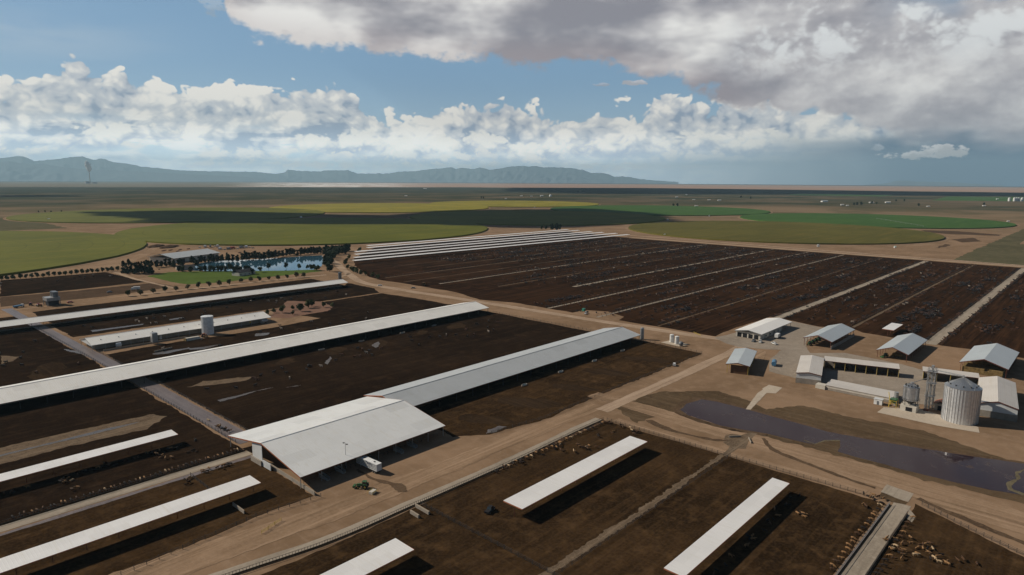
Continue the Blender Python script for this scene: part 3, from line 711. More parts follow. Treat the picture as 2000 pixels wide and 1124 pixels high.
# ------------------------------------------------------------------ mountains
def range_(name, Dm, pts, base=-260, thick=6000, seed=0, label=None, jag=1.0):
    prof_ = []
    for a, b in pts:
        d = ray(a, b); h = math.hypot(d[0], d[1]); prof_.append((math.atan2(d[0], d[1]), 120+Dm*d[2]/h))
    prof_.sort(); A = [p[0] for p in prof_]; Z = [p[1] for p in prof_]
    n = 500; rows = 14; vs = []
    for i in range(n):
        a = A[0]+(A[-1]-A[0])*i/(n-1); z = float(np.interp(a, A, Z))
        z += mnoise.noise(Vector((a*160, seed, 0)))*25*jag+mnoise.noise(Vector((a*420, seed, 0)))*12*jag
        for j in range(rows):
            s = j/(rows-1); dd = Dm-thick*(1-s) if s < 1 else Dm
            k = s**1.35
            sp_ = mnoise.noise(Vector((a*45+s*1.5, s*3.5, seed)))*0.40+mnoise.noise(Vector((a*130-s*2, s*6, seed)))*0.22
            k2 = max(0, min(1, k*0.85+0.15*k*k+0.6*sp_*math.sin(math.pi*s)))
            vs.append((dd*math.sin(a), dd*math.cos(a), base+(z-base)*k2))
        vs.append(((Dm+thick)*math.sin(a), (Dm+thick)*math.cos(a), base))
    rr_ = rows+1
    fs = [(i*rr_+j, (i+1)*rr_+j, (i+1)*rr_+j+1, i*rr_+j+1) for i in range(n-1) for j in range(rr_-1)]
    q = MB(); q.add(vs, fs); tag(q.build(name, M['mountain'], smooth=False), kind='structure')
range_('mountain_range', 50500, [(-250, 316), (-100, 312), (0, 309.5), (15, 308), (32, 305), (45, 306), (67, 314.5), (82, 314), (120, 310), (140, 307), (160, 306), (180, 312), (195, 310.5), (205, 311), (220, 317), (250, 320), (275, 325.5), (312, 329), (350, 333), (375, 334), (450, 335.5), (500, 336), (545, 341), (560, 345)], seed=1, jag=1.6)
range_('mountain_range', 52500, [(500, 347), (530, 341), (545, 339), (557, 336), (562, 332), (587, 334), (620, 335.5), (640, 333), (680, 333), (700, 339.5), (762, 339), (775, 336), (812, 334.5), (837, 331), (860, 329.5), (880, 327), (890, 330), (905, 328), (925, 331), (937, 327), (955, 332), (975, 329.5), (1000, 325.5), (1010, 324.5), (1037, 325.5), (1045, 324.5), (1062, 327.5), (1087, 327), (1120, 329), (1140, 333), (1155, 338), (1175, 338), (1190, 341), (1200, 346), (1217, 344.5), (1232, 347), (1250, 350), (1275, 352.5), (1325, 356)], seed=2, jag=1.8, base=-300)
range_('mountain_range', 44000, [(-250, 322), (0, 317.5), (17, 315), (45, 320), (87, 321), (112, 325), (155, 330), (200, 332), (300, 337), (375, 341), (480, 346), (520, 350)], base=-220, thick=4000, seed=5, jag=0.6)
range_('mountain_range', 51500, [(1690, 361), (1725, 359.5), (1745, 355), (1760, 352.5), (1787, 355), (1850, 356), (1900, 359), (1960, 362)], seed=9, base=-300)

# ------------------------------------------------------------------ roofs and barns
def gable_roof(x0, x1, ya, yb, eave, ridge, th=0.18, yr=None):
    yr = (ya+yb)/2 if yr is None else yr
    q = MB()
    q.hexa([(x0, ya, eave-th), (x1, ya, eave-th), (x1, yr, ridge-th), (x0, yr, ridge-th)], [(x0, ya, eave), (x1, ya, eave), (x1, yr, ridge), (x0, yr, ridge)])
    q.hexa([(x0, yr, ridge-th), (x1, yr, ridge-th), (x1, yb, eave-th), (x0, yb, eave-th)], [(x0, yr, ridge), (x1, yr, ridge), (x1, yb, eave), (x0, yb, eave)])
    return q
def posts(t, L, W_, eave, mt, step, y_in=1.0, r=0.13, rows=(0, 1), ridge=None):
    n = max(2, int(L/step))
    for i in range(n+1):
        x = -L/2+0.6+(L-1.2)*i/n
        for s_ in rows:
            y = (-W_/2+y_in) if s_ == 0 else (W_/2-y_in)
            MB().box(x-r, x+r, y-r, y+r, 0, eave-0.1).build('post', mt, t)
def barn(name, label, cat, x0, x1, y0, y1, eave, ridge, rmat, pmat=None, step=12.0, rz=0.0, trim='orange', group=None, vent=True):
    L, W_ = x1-x0, y1-y0
    t = empty(name, ((x0+x1)/2, (y0+y1)/2, 0), rz); tag(t, label, cat, group)
    rf = gable_roof(-L/2, L/2, -W_/2, W_/2, eave, ridge).build('roof', rmat, t)
    if vent:
        MB().hexa([(-L/2, -0.45, ridge-0.05), (L/2, -0.45, ridge-0.05), (L/2, 0.45, ridge-0.05), (-L/2, 0.45, ridge-0.05)],
                  [(-L/2, -0.2, ridge+0.16), (L/2, -0.2, ridge+0.16), (L/2, 0.2, ridge+0.16), (-L/2, 0.2, ridge+0.16)]).build('ridge_cap', rmat, rf)
    q = MB()
    for sx in (-L/2-0.08, L/2+0.03):
        q.hexa([(sx, -W_/2, eave-0.5), (sx+0.05, -W_/2, eave-0.5), (sx+0.05, 0, ridge-0.5), (sx, 0, ridge-0.5)], [(sx, -W_/2, eave+0.03), (sx+0.05, -W_/2, eave+0.03), (sx+0.05, 0, ridge+0.03), (sx, 0, ridge+0.03)])
        q.hexa([(sx, 0, ridge-0.5), (sx+0.05, 0, ridge-0.5), (sx+0.05, W_/2, eave-0.5), (sx, W_/2, eave-0.5)], [(sx, 0, ridge+0.03), (sx+0.05, 0, ridge+0.03), (sx+0.05, W_/2, eave+0.03), (sx, W_/2, eave+0.03)])
    q.box(-L/2, L/2, -W_/2-0.06, -W_/2-0.01, eave-0.30, eave-0.05)
    q.build('fascia', M[trim], t)
    posts(t, L, W_, eave, pmat or M['steel'], step)
    return t, L, W_
# long open-sided cattle barns
def cattle_barn(label, x0, x1, y0, y1, eave, ridge, rm, tr='orange', group='long cattle barns'):
    t, L, W_ = barn('cattle_barn', label, 'barn', x0, x1, y0, y1, eave, ridge, rm, M['dsteel'], step=12.0, trim=tr, group=group)
    MB().box(-L/2+2, L/2-2, -1.9, 1.9, 0.02, 0.35).build('feed_curb', M['cwall'], t)
    q = MB()
    for y in (-2.2, 2.2):
        for z in (0.5, 1.1): q.box(-L/2+2, L/2-2, y-0.04, y+0.04, z, z+0.08)
        for k in range(int(L/2.4)): q.box(-L/2+2+k*2.4, -L/2+2.1+k*2.4, y-0.05, y+0.05, 0, 1.5)
    q.build('feed_rail', M['dsteel'], t)
    return t
cattle_barn('northernmost long white roofed cattle barn, beside the row of small trees', -60, 417, 628, 650, 5.0, 7.6, M['white'])
cattle_barn('long white roofed cattle barn in the middle, spanning the photo from the left edge', -60, 421, 412.5, 447, 5.0, 8.5, M['white'])
cattle_barn('grey roofed cattle barn joined to the wide cattle shed, silo at its far end', 199.4, 424, 256.5, 289.5, 5.0, 8.5, M['zinc'], group=None)
# wide shed joined to it
t, L, W_ = barn('cattle_shed', 'wide pale roofed cattle shed in the foreground with rust coloured gable trim', 'shed', 124, 199.2, 224, 286, 5.2, 10.4, M['whiteb'], step=9.0)
wl = MB(); wl.hexa([(-L/2+0.5, 0.5, 0), (-L/2+0.7, 0.5, 0), (-L/2+0.7, 9.0, 0), (-L/2+0.5, 9.0, 0)], [(-L/2+0.5, 0.5, 9.9), (-L/2+0.7, 0.5, 9.9), (-L/2+0.7, 9.0, 8.6), (-L/2+0.5, 9.0, 8.6)])
wl.build('end_wall', M['wall'], t)
MB().box(-L/2-0.2, -L/2+0.35, 0.5, 9.5, 0, 2.2).build('concrete_wall', M['cwall'], t)
MB().box(-L/2+0.4, -L/2+0.75, -6.5, 0.2, 0, 2.8).build('side_wall', M['wall'], t)
q = MB()
for k in range(30):
    q.box(-L/2+3+k*2.4, -L/2+3.1+k*2.4, -W_/2+3.0, -W_/2+3.1, 0, 1.6)
q.box(-L/2+3, L/2-3, -W_/2+3.0, -W_/2+3.1, 1.3, 1.4); q.build('feed_rail', M['dsteel'], t)
q = MB()
for (x, y) in ((15, -18), (17, -18), (19, -18), (-4, -22), (-2, -22)):
    q.box(x, x+0.7, y, y+5, 10.4-abs(y)/31*5.2+0.2, 10.4-abs(y)/31*5.2+0.28)
# milking parlour
t, L, W_ = barn('milking_parlour', 'lower white roofed milking parlour between two long barns, tall white tank beside it', 'building', 134.5, 267.5, 518, 545, 4.2, 7.2, M['white'], step=8.0, trim='steel')
MB().hexa([(-L/2+0.4, -W_/2+1, 3.2), (-L/2+0.6, -W_/2+1, 3.2), (-L/2+0.6, W_/2-1, 3.2), (-L/2+0.4, W_/2-1, 3.2)], [(-L/2+0.4, -0.6, 6.95), (-L/2+0.6, -0.6, 6.95), (-L/2+0.6, 0.6, 6.95), (-L/2+0.4, 0.6, 6.95)]).build('gable', M['wall'], t)
MB().box(-L/2+3, L/2-3, -W_/2+4, W_/2-4, 0, 3.9).build('inner_wall', M['cwall'], t)
for k in range(11):
    x = -L/2+8+k*11.4; MB().cyl(x, -6.5, 5.6, 6.2, 0.35, n=8).build('roof_vent', M['vgrey'], t)
# feed bay canopies ------------------------------------------------
def shade(label, x0, x1, y0, y1, z=4.7, lab2=None, step=9.0, group=None):
    L, W_ = x1-x0, y1-y0
    t = empty('shade_roof', ((x0+x1)/2, (y0+y1)/2, 0)); tag(t, label, 'shade', group)
    MB().hexa([(-L/2, -W_/2, z-0.12), (L/2, -W_/2, z-0.12), (L/2, W_/2, z+0.12), (-L/2, W_/2, z+0.12)], [(-L/2, -W_/2, z), (L/2, -W_/2, z), (L/2, W_/2, z+0.24), (-L/2, W_/2, z+0.24)]).build('roof', M['shade'], t)
    q = MB(); q.box(-L/2, L/2, -W_/2-0.08, -W_/2-0.01, z-0.3, z+0.02); q.box(-L/2-0.08, -L/2-0.01, -W_/2, W_/2, z-0.3, z+0.1); q.box(L/2+0.01, L/2+0.08, -W_/2, W_/2, z-0.3, z+0.1)
    for k in range(int(L/step)+1):
        x = -L/2+1+(L-2)*k/int(L/step); q.box(x-0.08, x+0.08, -W_/2+0.1, W_/2-0.1, z-0.36, z-0.14)
    q.build('frame', M['orange'], t)
    n = int(L/step)
    for k in range(n+1):
        x = -L/2+1+(L-2)*k/n
        MB().cyl(x, 0, 0, z-0.1, 0.11, n=6).build('post', M['rust'], t)
    return t
shade('white flat shade roof nearest the wide shed, long shadow below it, third from the left edge', 164.5, 248.5, 145, 154)
shade('rightmost white flat shade roof, by the lower right feed lane', 166.5, 250, 83.2, 89.8)
shade('short white flat shade roof cut by the bottom edge of the photo', 38, 122, 152.6, 162)
shade('far left white flat shade roof behind the lower left feed lane', -40, 109.8, 305, 312.7)
shade('long white flat shade roof at the lower left corner, in front of the feed lane', -50, 111.8, 231.7, 240.6)
shade('small square white shade roof standing in the pen behind the open sheds', 575, 605, 122.2, 130.3, step=8)
for i, (xa, xb, yy) in enumerate(((538, 1205, 768), (559, 1214, 804), (584, 1215, 840), (606, 1214, 870), (655, 1222, 912), (676, 1222, 943))):
    y0_ = (795, 824, 858, 890, 927, 956)[i]
    L = math.hypot(xb-xa, yy-y0_); a = math.atan2(yy-y0_, xb-xa)
    t = empty('shade_roof', ((xa+xb)/2, (yy+y0_)/2, 0), a)
    tag(t, 'long narrow white shade roof in the far pens, '+('nearest', 'second', 'third', 'fourth', 'fifth', 'farthest')[i]+' of the six parallel ones', 'shade', 'six long shade roofs in the far pens')
    MB().hexa([(-L/2, -4.2, 4.6), (L/2, -4.2, 4.6), (L/2, 4.2, 5.0), (-L/2, 4.2, 5.0)], [(-L/2, -4.2, 4.8), (L/2, -4.2, 4.8), (L/2, 4.2, 5.2), (-L/2, 4.2, 5.2)]).build('roof', M['shade'], t)
    for k in range(24):
        x = -L/2+2+(L-4)*k/23; MB().cyl(x, 0, 0, 4.7, 0.18, n=5).build('post', M['rust'], t)

# ------------------------------------------------------------------ sheds of the yard
def shed(label, x0, x1, y0, y1, eave, ridge, rm, pm='rust', step=6.5, rz=0.0, name='hay_shed'):
    return barn(name, label, 'shed', x0, x1, y0, y1, eave, ridge, rm, M[pm], step, rz, 'rust', vent=False)
tA, LA, WA = shed('open grey roofed shed with green machines parked inside, second of the row behind the yard', 497.5, 553, 143.8, 164, 5.6, 9.0, M['blue'], name='machine_shed')
MB().box(-LA/2, LA/2, -WA/2+0.2, -WA/2+0.6, 0, 2.4).build('side_wall', M['cwall'], tA)
tB, LB, WB = shed('open grey roofed shed with dark roof patch, third of the row behind the yard', 497, 555, 95.4, 115, 5.2, 8.8, M['blue'], name='machine_shed')
MB().box(-6, 16, -WB/2+4.0, -WB/2+6.5, 0, 0.02)
tC, LC, WC = shed('large blue grey roofed shed full of stacked hay near the right edge', 496, 552.6, 41.3, 66.7, 6.2, 10.4, M['blue'])
def shed_rot(label, P0, P1, P2, eave, ridge, rm, name, walls, pm='rust', step=9.0, gcol='wall'):
    # P0 front-left, P1 front-right, P2 rear-right; ridge runs front to rear
    ax = Vector(P2)-Vector(P1); L = ax.length; wv = Vector(P0)-Vector(P1); W_ = wv.length
    a = math.atan2(ax.y, ax.x); c = (Vector(P0)+Vector(P2))/2
    t, L, W_ = barn(name, label, 'building', c.x-L/2, c.x+L/2, c.y-W_/2, c.y+W_/2, eave, ridge, rm, M[pm], step, a, 'rust', vent=False)
    if walls:
        hb = eave*0.5
        q = MB(); q.box(-L/2+0.4, L/2-0.4, W_/2-0.5, W_/2-0.3, hb, eave-0.15); q.box(-L/2+0.4, L/2-0.4, -W_/2+0.3, -W_/2+0.5, hb, eave-0.15)
        q.hexa([(-L/2+0.4, -W_/2+0.5, hb), (-L/2+0.6, -W_/2+0.5, hb), (-L/2+0.6, W_/2-0.5, hb), (-L/2+0.4, W_/2-0.5, hb)], [(-L/2+0.4, -W_/2+0.5, eave-0.2), (-L/2+0.6, -W_/2+0.5, eave-0.2), (-L/2+0.6, W_/2-0.5, eave-0.2), (-L/2+0.4, W_/2-0.5, eave-0.2)])
        q.add([(-L/2+0.4, -W_/2+0.5, eave-0.2), (-L/2+0.4, W_/2-0.5, eave-0.2), (-L/2+0.4, 0, ridge-0.25)], [(0, 2, 1)])
        q.build('wall', M[gcol], t)
        q = MB(); q.box(-L/2+0.2, L/2-0.3, W_/2-0.45, W_/2-0.1, 0, hb); q.box(-L/2+0.2, L/2-0.3, -W_/2+0.1, -W_/2+0.45, 0, hb); q.box(-L/2+0.2, -L/2+0.6, -W_/2+0.5, W_/2-0.5, 0, hb)
        q.build('base_wall', M['cwall'], t)
    return t, L, W_
tD, LD, WD = shed_rot('small open grey roofed shed with dark brown end, left of the mill yard', (390.0, 174.0), (394.0, 160.2), (434.6, 172.4), 5.8, 7.2, M['blue'], 'machine_shed', False, pm='yellow', step=10)
MB().box(-LD/2+1.2, -LD/2+1.5, -WD/2+1.0, WD/2-3.0, 0, 5.3).build('plank_wall', M['wood'], tD)
MB().box(-LD/2+3, LD/2-2, -WD/2+1.2, -WD/2+1.5, 0, 3.4).build('plank_wall', M['wood'], tD)
tE, LE, WE = shed_rot('grey two tone roofed commodity building with closed walls, left end of the mill yard', (399.3, 134.1), (403.2, 120.6), (445.8, 132.8), 6.2, 7.3, M['cream'], 'commodity_building', True)
tH, LH, WH = shed_rot('cream roofed building with pale walls right of the large grain bin', (406.3, 44.9), (408.7, 27.8), (463.5, 34.6), 6.8, 9.2, M['cream'], 'storage_building', True)
# long open commodity bays
def bays(label, P0, P1, depth, zf, zb, n):
    a = math.atan2(P1[1]-P0[1], P1[0]-P0[0]); L = math.hypot(P1[0]-P0[0], P1[1]-P0[1])
    t = empty('commodity_bay', (P0[0], P0[1], 0), a); tag(t, label, 'building', 'open commodity bays')
    MB().hexa([(0, 0, zf-0.15), (L, 0, zf-0.15), (L, depth, zb-0.15), (0, depth, zb-0.15)], [(0, 0, zf), (L, 0, zf), (L, depth, zb), (0, depth, zb)]).build('roof', M['cream'], t)
    MB().box(0.1, L-0.1, depth-0.4, depth-0.1, 0, zb-0.2).build('back_wall', M['cwall'], t)
    for k in range(n+1):
        x = 0.2+(L-0.8)*k/n
        MB().box(x, x+0.4, 0.3, depth-0.5, 0, 3.6).build('partition_wall', M['cwall'], t)
        MB().box(x+0.1, x+0.32, 0.05, 0.27, 0, zf-0.16).build('post', M['yellow'], t)
    for k in range(n):
        x = 0.6+(L-0.8)*(k+0.5)/n
        if k % 2 == 0:
            MB().cyl(x, depth*0.6, 0, 1.6+0.3*(k % 3), min(L/n*0.42, depth*0.38), 0.2, n=12).build('feed_heap', M[('hay', 'bank', 'gravel')[k % 3]], t)
    MB().box(0, L, -0.07, -0.01, zf-0.35, zf-0.02).build('fascia', M['rust'], t)
    return t
bays('long low open fronted commodity bay with pale roof behind the grey mill yard', (441.7, 131.5), (453.6, 90.8), 9.5, 5.6, 6.4, 7)
bays('shorter open commodity bay behind the grain bins', (458.5, 79.5), (464.8, 51.5), 8.5, 5.6, 6.4, 4)
# low flat building / covered bunker in front of the yard
t = empty('bunker_building', (397.2, 99.2, 0)); tag(t, 'low long flat grey roofed concrete bunker along the front of the mill yard', 'building')
MB().hexa([(0, -17.3, 2.7), (15.5, -17.3, 2.3), (15.5, 18.6, 2.3), (0, 17.3, 2.7)], [(0, -17.3, 3.0), (15.5, -17.3, 2.6), (15.5, 18.6, 2.6), (0, 17.3, 3.0)]).build('roof', M['cream'], t)
MB().box(0.3, 0.7, -17.1, 17.1, 0, 1.4).build('base_wall', M['cwall'], t)
MB().box(0.3, 0.6, -17.1, 17.1, 1.4, 2.7).build('wall', M['wallw'], t)
MB().box(0.7, 15.2, -17.1, -16.8, 0, 2.3).build('wall', M['cwall'], t); MB().box(0.7, 15.2, 16.8, 17.1, 0, 2.3).build('wall', M['cwall'], t)
MB().box(-0.5, 4.0, 17.2, 22.5, 0, 2.4).build('block_wall', M['wallw'], t)
# office / workshop
t, LO, WO = barn('workshop', 'white roofed workshop with dark open bay doors, first of the row behind the yard', 'building', 489, 552, 191.4, 212.6, 4.8, 6.6, M['office'], M['steel'], 9.0, 0.0, 'steel', vent=False)
MB().box(-LO/2+1.5, 12, -WO/2+1.2, WO/2-0.4, 0, 4.7).build('wall', M['wallw'], t)
for k in range(4):
    y = -WO/2+3.0+k*4.4
    MB().box(-LO/2+1.40, -LO/2+1.47, y, y+3.3, 0, 3.3).build('door', M['black'], t)
for x in (-20, -12, -4, 4):
    MB().box(x, x+1.6, -WO/2+1.12, -WO/2+1.18, 1.2, 2.4).build('window', M['glass'], t)
# farm shop beyond the pond
c = G(362, 507); t, LF, WF = barn('farm_shop', 'wide grey roofed farm shop behind trees at the left end of the pond', 'building', c[0]-42, c[0]+42, c[1]-26, c[1]+26, 7, 12, M['zinc'], step=10, rz=math.radians(20), trim='steel', vent=False)
MB().box(-LF/2+2, LF/2-2, -WF/2+2, WF/2-2, 0, 6.6).build('wall', M['wallw'], t)
for k in range(4): MB().box(-LF/2+12+k*16, -LF/2+20+k*16, -WF/2+1.92, -WF/2+1.98, 0, 5).build('door', M['black'], t)
# houses by the pond
def house(label, p, L, W_, h, rm, rz, name='house', cat='house', wm='wallw', parts=True):
    t = empty(name, p, rz); tag(t, label, cat)
    MB().box(-L/2+0.5, L/2-0.5, -W_/2+0.5, W_/2-0.5, 0, h).build('wall', M[wm], t)
    gable_roof(-L/2, L/2, -W_/2, W_/2, h, h+W_*0.22, 0.15).build('roof', rm, t)
    if parts:
        for k in range(3): MB().box(-L/2+2+k*L/4, -L/2+3.4+k*L/4, -W_/2+0.43, -W_/2+0.47, 1, 2.3).build('window', M['glass'], t)
        MB().box(L/2-4, L/2-3, -W_/2+0.43, -W_/2+0.47, 0, 2.1).build('door', M['wood'], t)
    return t
house('dark roofed house among dark trees on the near bank of the pond', G(476, 537), 26, 14, 4, M['dsteel'], 0.3)
house('dark roofed farmhouse between the grey shop and the pond', G(362, 527), 22, 12, 3.6, M['dsteel'], -0.2)

# ------------------------------------------------------------------ grain bins, elevator
def grain_bin(label, c, r, h, peak, legs=0.0):
    t = empty('grain_bin', c); tag(t, label, 'grain bin', 'corrugated steel grain bins')
    q = MB(); q.cyl(0, 0, legs, legs+h, r, n=40, cap=False); q.cyl(0, 0, legs, legs+0.1, r*0.98, n=40)
    q.build('wall', M['bin'], t)
    rf = MB(); rf.cyl(0, 0, legs+h, legs+h+peak, r+0.15, 0.7, n=64, cap=False); ro = rf.build('roof', M['binroof'], t, smooth=True)
    MB().cyl(0, 0, legs+h+peak-0.1, legs+h+peak+0.6, 0.75, n=12).build('cap', M['steel'], ro)
    rb = MB()
    for k in range(32):
        a = 2*math.pi*k/32; rb.tube((r*math.cos(a), r*math.sin(a), legs+h+0.05), (0.8*math.cos(a), 0.8*math.sin(a), legs+h+peak+0.05), 0.05, 4)
    rb.build('rib', M['steel'], ro)
    for k in range(12):
        a = 2*math.pi*(k+0.3)/12; rr = r*0.80; z = legs+h+peak*0.2
        MB().box(rr*math.cos(a)-0.25, rr*math.cos(a)+0.25, rr*math.sin(a)-0.25, rr*math.sin(a)+0.25, z, z+0.7).build('roof_vent', M['dsteel'], t)
    st = MB()
    for k in range(40):
        a = 2*math.pi*k/40; st.box((r+.06)*math.cos(a)-0.07, (r+.06)*math.cos(a)+0.07, (r+.06)*math.sin(a)-0.07, (r+.06)*math.sin(a)+0.07, legs, legs+h)
    st.build('stiffener', M['steel'], t)
    a = 2.6; ld = MB()
    for s_ in (-0.25, 0.25): ld.tube(((r+.3)*math.cos(a)+s_*math.sin(a), (r+.3)*math.sin(a)-s_*math.cos(a), 0), ((r+.3)*math.cos(a)+s_*math.sin(a), (r+.3)*math.sin(a)-s_*math.cos(a), legs+h+0.5), 0.05, 5)
    ld.build('ladder', M['dsteel'], t)
    return t
big = grain_bin('large corrugated steel grain bin at the right edge of the pad', (392.5, 49.9), 7.9, 17.8, 4.4)
small = grain_bin('smaller steel hopper bin raised above a concrete block', (392.2, 72.2), 3.6, 7.2, 1.8, legs=5.6)
hp = MB(); hp.cyl(0, 0, 3.4, 5.6, 0.8, 3.5, n=32, cap=False); hp.build('hopper', M['dsteel'], small, smooth=True)
for k in range(8):
    a = 2*math.pi*k/8+0.2; MB().tube((3.35*math.cos(a), 3.35*math.sin(a), 0), (3.35*math.cos(a), 3.35*math.sin(a), 5.7), 0.14, 5).build('leg', M['dsteel'], small)
bl = MB(); bl.box(-4.0, -3.6, -3.7, 3.7, 0, 3.0); bl.box(-3.6, 3, -3.7, -3.3, 0, 3.0); bl.box(-3.6, 3, 3.3, 3.7, 0, 3.0); bl.box(-3.6, 3, -3.3, 3.3, 2.7, 3.0)
bl.build('concrete_base', M['wallw'], small); MB().box(-4.08, -4.01, -1.9, 1.1, 0.3, 2.4).build('opening', M['black'], small)
q = MB()
for k in range(24):
    a = 2*math.pi*k/24; b = 2*math.pi*(k+1)/24
    for z in (5.6, 6.6): q.tube((4.3*math.cos(a), 4.3*math.sin(a), z), (4.3*math.cos(b), 4.3*math.sin(b), z), 0.05, 4)
    q.tube((4.3*math.cos(a), 4.3*math.sin(a), 5.5), (4.3*math.cos(a), 4.3*math.sin(a), 6.6), 0.04, 4)
q.build('walkway_rail', M['dsteel'], small)
# bucket elevator tower
t = empty('grain_elevator', (401.5, 65.2)); tag(t, 'tall steel lattice bucket elevator between the two grain bins', 'elevator')
HT = 20.8
fr = MB()
for sx in (-1.7, 1.7):
    for sy in (-1.7, 1.7): fr.tube((sx, sy, 0), (sx, sy, HT), 0.16, 5)
for k in range(9):
    z0, z1 = k*2.5, (k+1)*2.5
    for a, b in (((-1.7, -1.7), (1.7, -1.7)), ((1.7, -1.7), (1.7, 1.7)), ((1.7, 1.7), (-1.7, 1.7)), ((-1.7, 1.7), (-1.7, -1.7))):
        fr.tube((*a, z0), (*b, z1), 0.09, 4); fr.tube((*b, z0), (*a, z1), 0.09, 4); fr.tube((*a, z1), (*b, z1), 0.07, 4)
fr.build('lattice_frame', M['steel'], t)
MB().box(-0.5, 0.1, -0.35, 0.35, 0, HT+1.5).build('elevator_leg', M['steel'], t); MB().box(0.35, 0.9, -0.35, 0.35, 0, HT+1.5).build('elevator_leg', M['steel'], t)
MB().box(-0.8, 1.2, -0.6, 0.6, HT+1.5, HT+2.9).build('head', M['steel'], t)
for z in (7.0, 14.0, 20.5):
    q = MB(); q.box(-2.2, 2.2, -2.2, 2.2, z, z+0.1)
    for a, b in (((-2.2, -2.2), (2.2, -2.2)), ((2.2, -2.2), (2.2, 2.2)), ((2.2, 2.2), (-2.2, 2.2)), ((-2.2, 2.2), (-2.2, -2.2))):
        q.tube((*a, z+1.0), (*b, z+1.0), 0.05, 4); q.tube((*a, z), (*a, z+1.0), 0.05, 4)
    q.build('platform', M['steel'], t)
MB().tube((0, 0, HT-0.5), (-8.9, -15.2, 22.6), 0.22, 6).build('spout', M['steel'], t)
MB().tube((0.4, 0, HT-3.2), (-9.1, 6.9, 14.9), 0.18, 6).build('spout', M['steel'], t)
br = MB(); br.box(-0.4, 0.4, -16.5, -1.5, HT+0.6, HT+0.75)
br2 = MB(); br2.tube((-0.5, -1.5, HT+0.6), (-9.2, -14.8, 23.0), 0.3, 4); br2.tube((0.3, -1.5, HT+0.6), (-8.4, -15.2, 23.0), 0.3, 4); br2.build('catwalk', M['steel'], t)
MB().tube((-3.6, 0.6, 0), (-3.2, 0.8, 15.0), 0.35, 6).build('loadout_pipe', M['steel'], t)
MB().box(-5.5, -3.5, -1.0, 1.5, 0, 0.7).build('dump_pit', M['rust'], t)
t = empty('mill_shed', (404.5, 60.0)); tag(t, 'small rusty roofed mill shed at the foot of the elevator', 'shed')
MB().box(-3, 3, -3, 3, 0, 3.6).build('wall', M['cwall'], t); gable_roof(-3.3, 3.3, -3.3, 3.3, 3.6, 5.2).build('roof', M['orange'], t)
MB().box(-3.08, -3.01, -1.2, 1.2, 0, 2.6).build('door', M['black'], t)
t = empty('feed_mixer', (391.0, 79.6)); tag(t, 'yellow feed mill machinery on legs left of the smaller bin', 'machine')
q = MB()
for sx in (-2.4, 2.4):
    for sy in (-1.8, 1.8): q.tube((sx, sy, 0), (sx, sy, 4.0), 0.13, 4)
for a, b in (((-2.4, -1.8, 4), (2.4, -1.8, 4)), ((-2.4, 1.8, 4), (2.4, 1.8, 4)), ((-2.4, -1.8, 4), (-2.4, 1.8, 4)), ((-2.4, -1.8, 2), (-2.4, 1.8, 4)), ((-2.4, 1.8, 0), (2.4, 1.8, 4))): q.tube(a, b, 0.12, 4)
q.build('frame', M['yellow'], t)
MB().hexa([(-1, -0.8, 2.4), (1, -0.8, 2.4), (1, 0.8, 2.4), (-1, 0.8, 2.4)], [(-2.2, -1.7, 4.6), (2.2, -1.7, 4.6), (2.2, 1.7, 4.6), (-2.2, 1.7, 4.6)]).build('hopper', M['green'], t)
MB().tube((0, 1.5, 1.2), (3.5, 3.5, 6.8), 0.18, 6).build('auger', M['yellow'], t)
MB().cyl(3.6, -0.2, 0, 7.5, 1.1, n=12).build('cyclone', M['steel'], t)
t = empty('block_hut', (391.0, 86.8)); tag(t, 'white box hut at the left corner of the bin pad', 'hut')
MB().box(-1.6, 1.6, -2.0, 2.0, 0, 2.9).build('wall', M['vwhite'], t); MB().box(-1.8, 1.8, -2.2, 2.2, 2.9, 3.05).build('roof', M['wall'], t); MB().box(-1.68, -1.61, -0.5, 0.5, 0, 2.1).build('door', M['vgrey'], t)

# ------------------------------------------------------------------ tanks and feed bins
def tank(label, c, r, h, mt, dome=0.6, cat='tank', legs=0, group=None, name='storage_tank'):
    t = empty(name, c); tag(t, label, cat, group)
    MB().cyl(0, 0, legs, legs+h, r, n=28).build('wall', mt, t, smooth=False)
    MB().cyl(0, 0, legs+h+0.01, legs+h+dome, r*1.01, r*0.15, n=28).build('roof', mt, t)
    ld = MB(); ld.tube((-r-0.2, 0.25, 0), (-r-0.2, 0.25, legs+h), 0.05, 4); ld.tube((-r-0.2, -0.25, 0), (-r-0.2, -0.25, legs+h), 0.05, 4); ld.build('ladder', M['steel'], t)
    if legs:
        MB().cyl(0, 0, legs*0.35, legs, 0.3, r, n=20, cap=False).build('hopper', mt, t)
        for k in range(4):
            a = k*math.pi/2+0.78; MB().tube((r*0.9*math.cos(a), r*0.9*math.sin(a), 0), (r*0.9*math.cos(a), r*0.9*math.sin(a), legs), 0.1, 4).build('leg', M['steel'], t)
    return t
tank('tall white water tank standing in front of the milking parlour', (212.5, 513.2), 4.4, 14.0, M['tank'], 0.5)
tank('slim grey silo at the far end of the grey roofed barn', (430.5, 259.4), 1.5, 8.6, M['steel'], 0.8)
tank('small grey blue silo at the far end of the northernmost barn', G(664, 545), 2.0, 7.5, M['vgrey'], 0.8)
tank('left of the pair of white upright tanks by the road', (438.5, 238.6), 1.55, 5.6, M['vwhite'], 0.5)
tank('right of the pair of white upright tanks by the road', (436.0, 233.0), 1.55, 5.6, M['vwhite'], 0.5)
sheet('tank_pad', [(432, 244), (430, 228.5), (436, 226), (441, 226), (443, 242)], 8, M['pad'], 0.1)
t = empty('round_tank', (432.5, 227.8)); tag(t, 'squat dark round tank beside the pair of white tanks', 'tank')
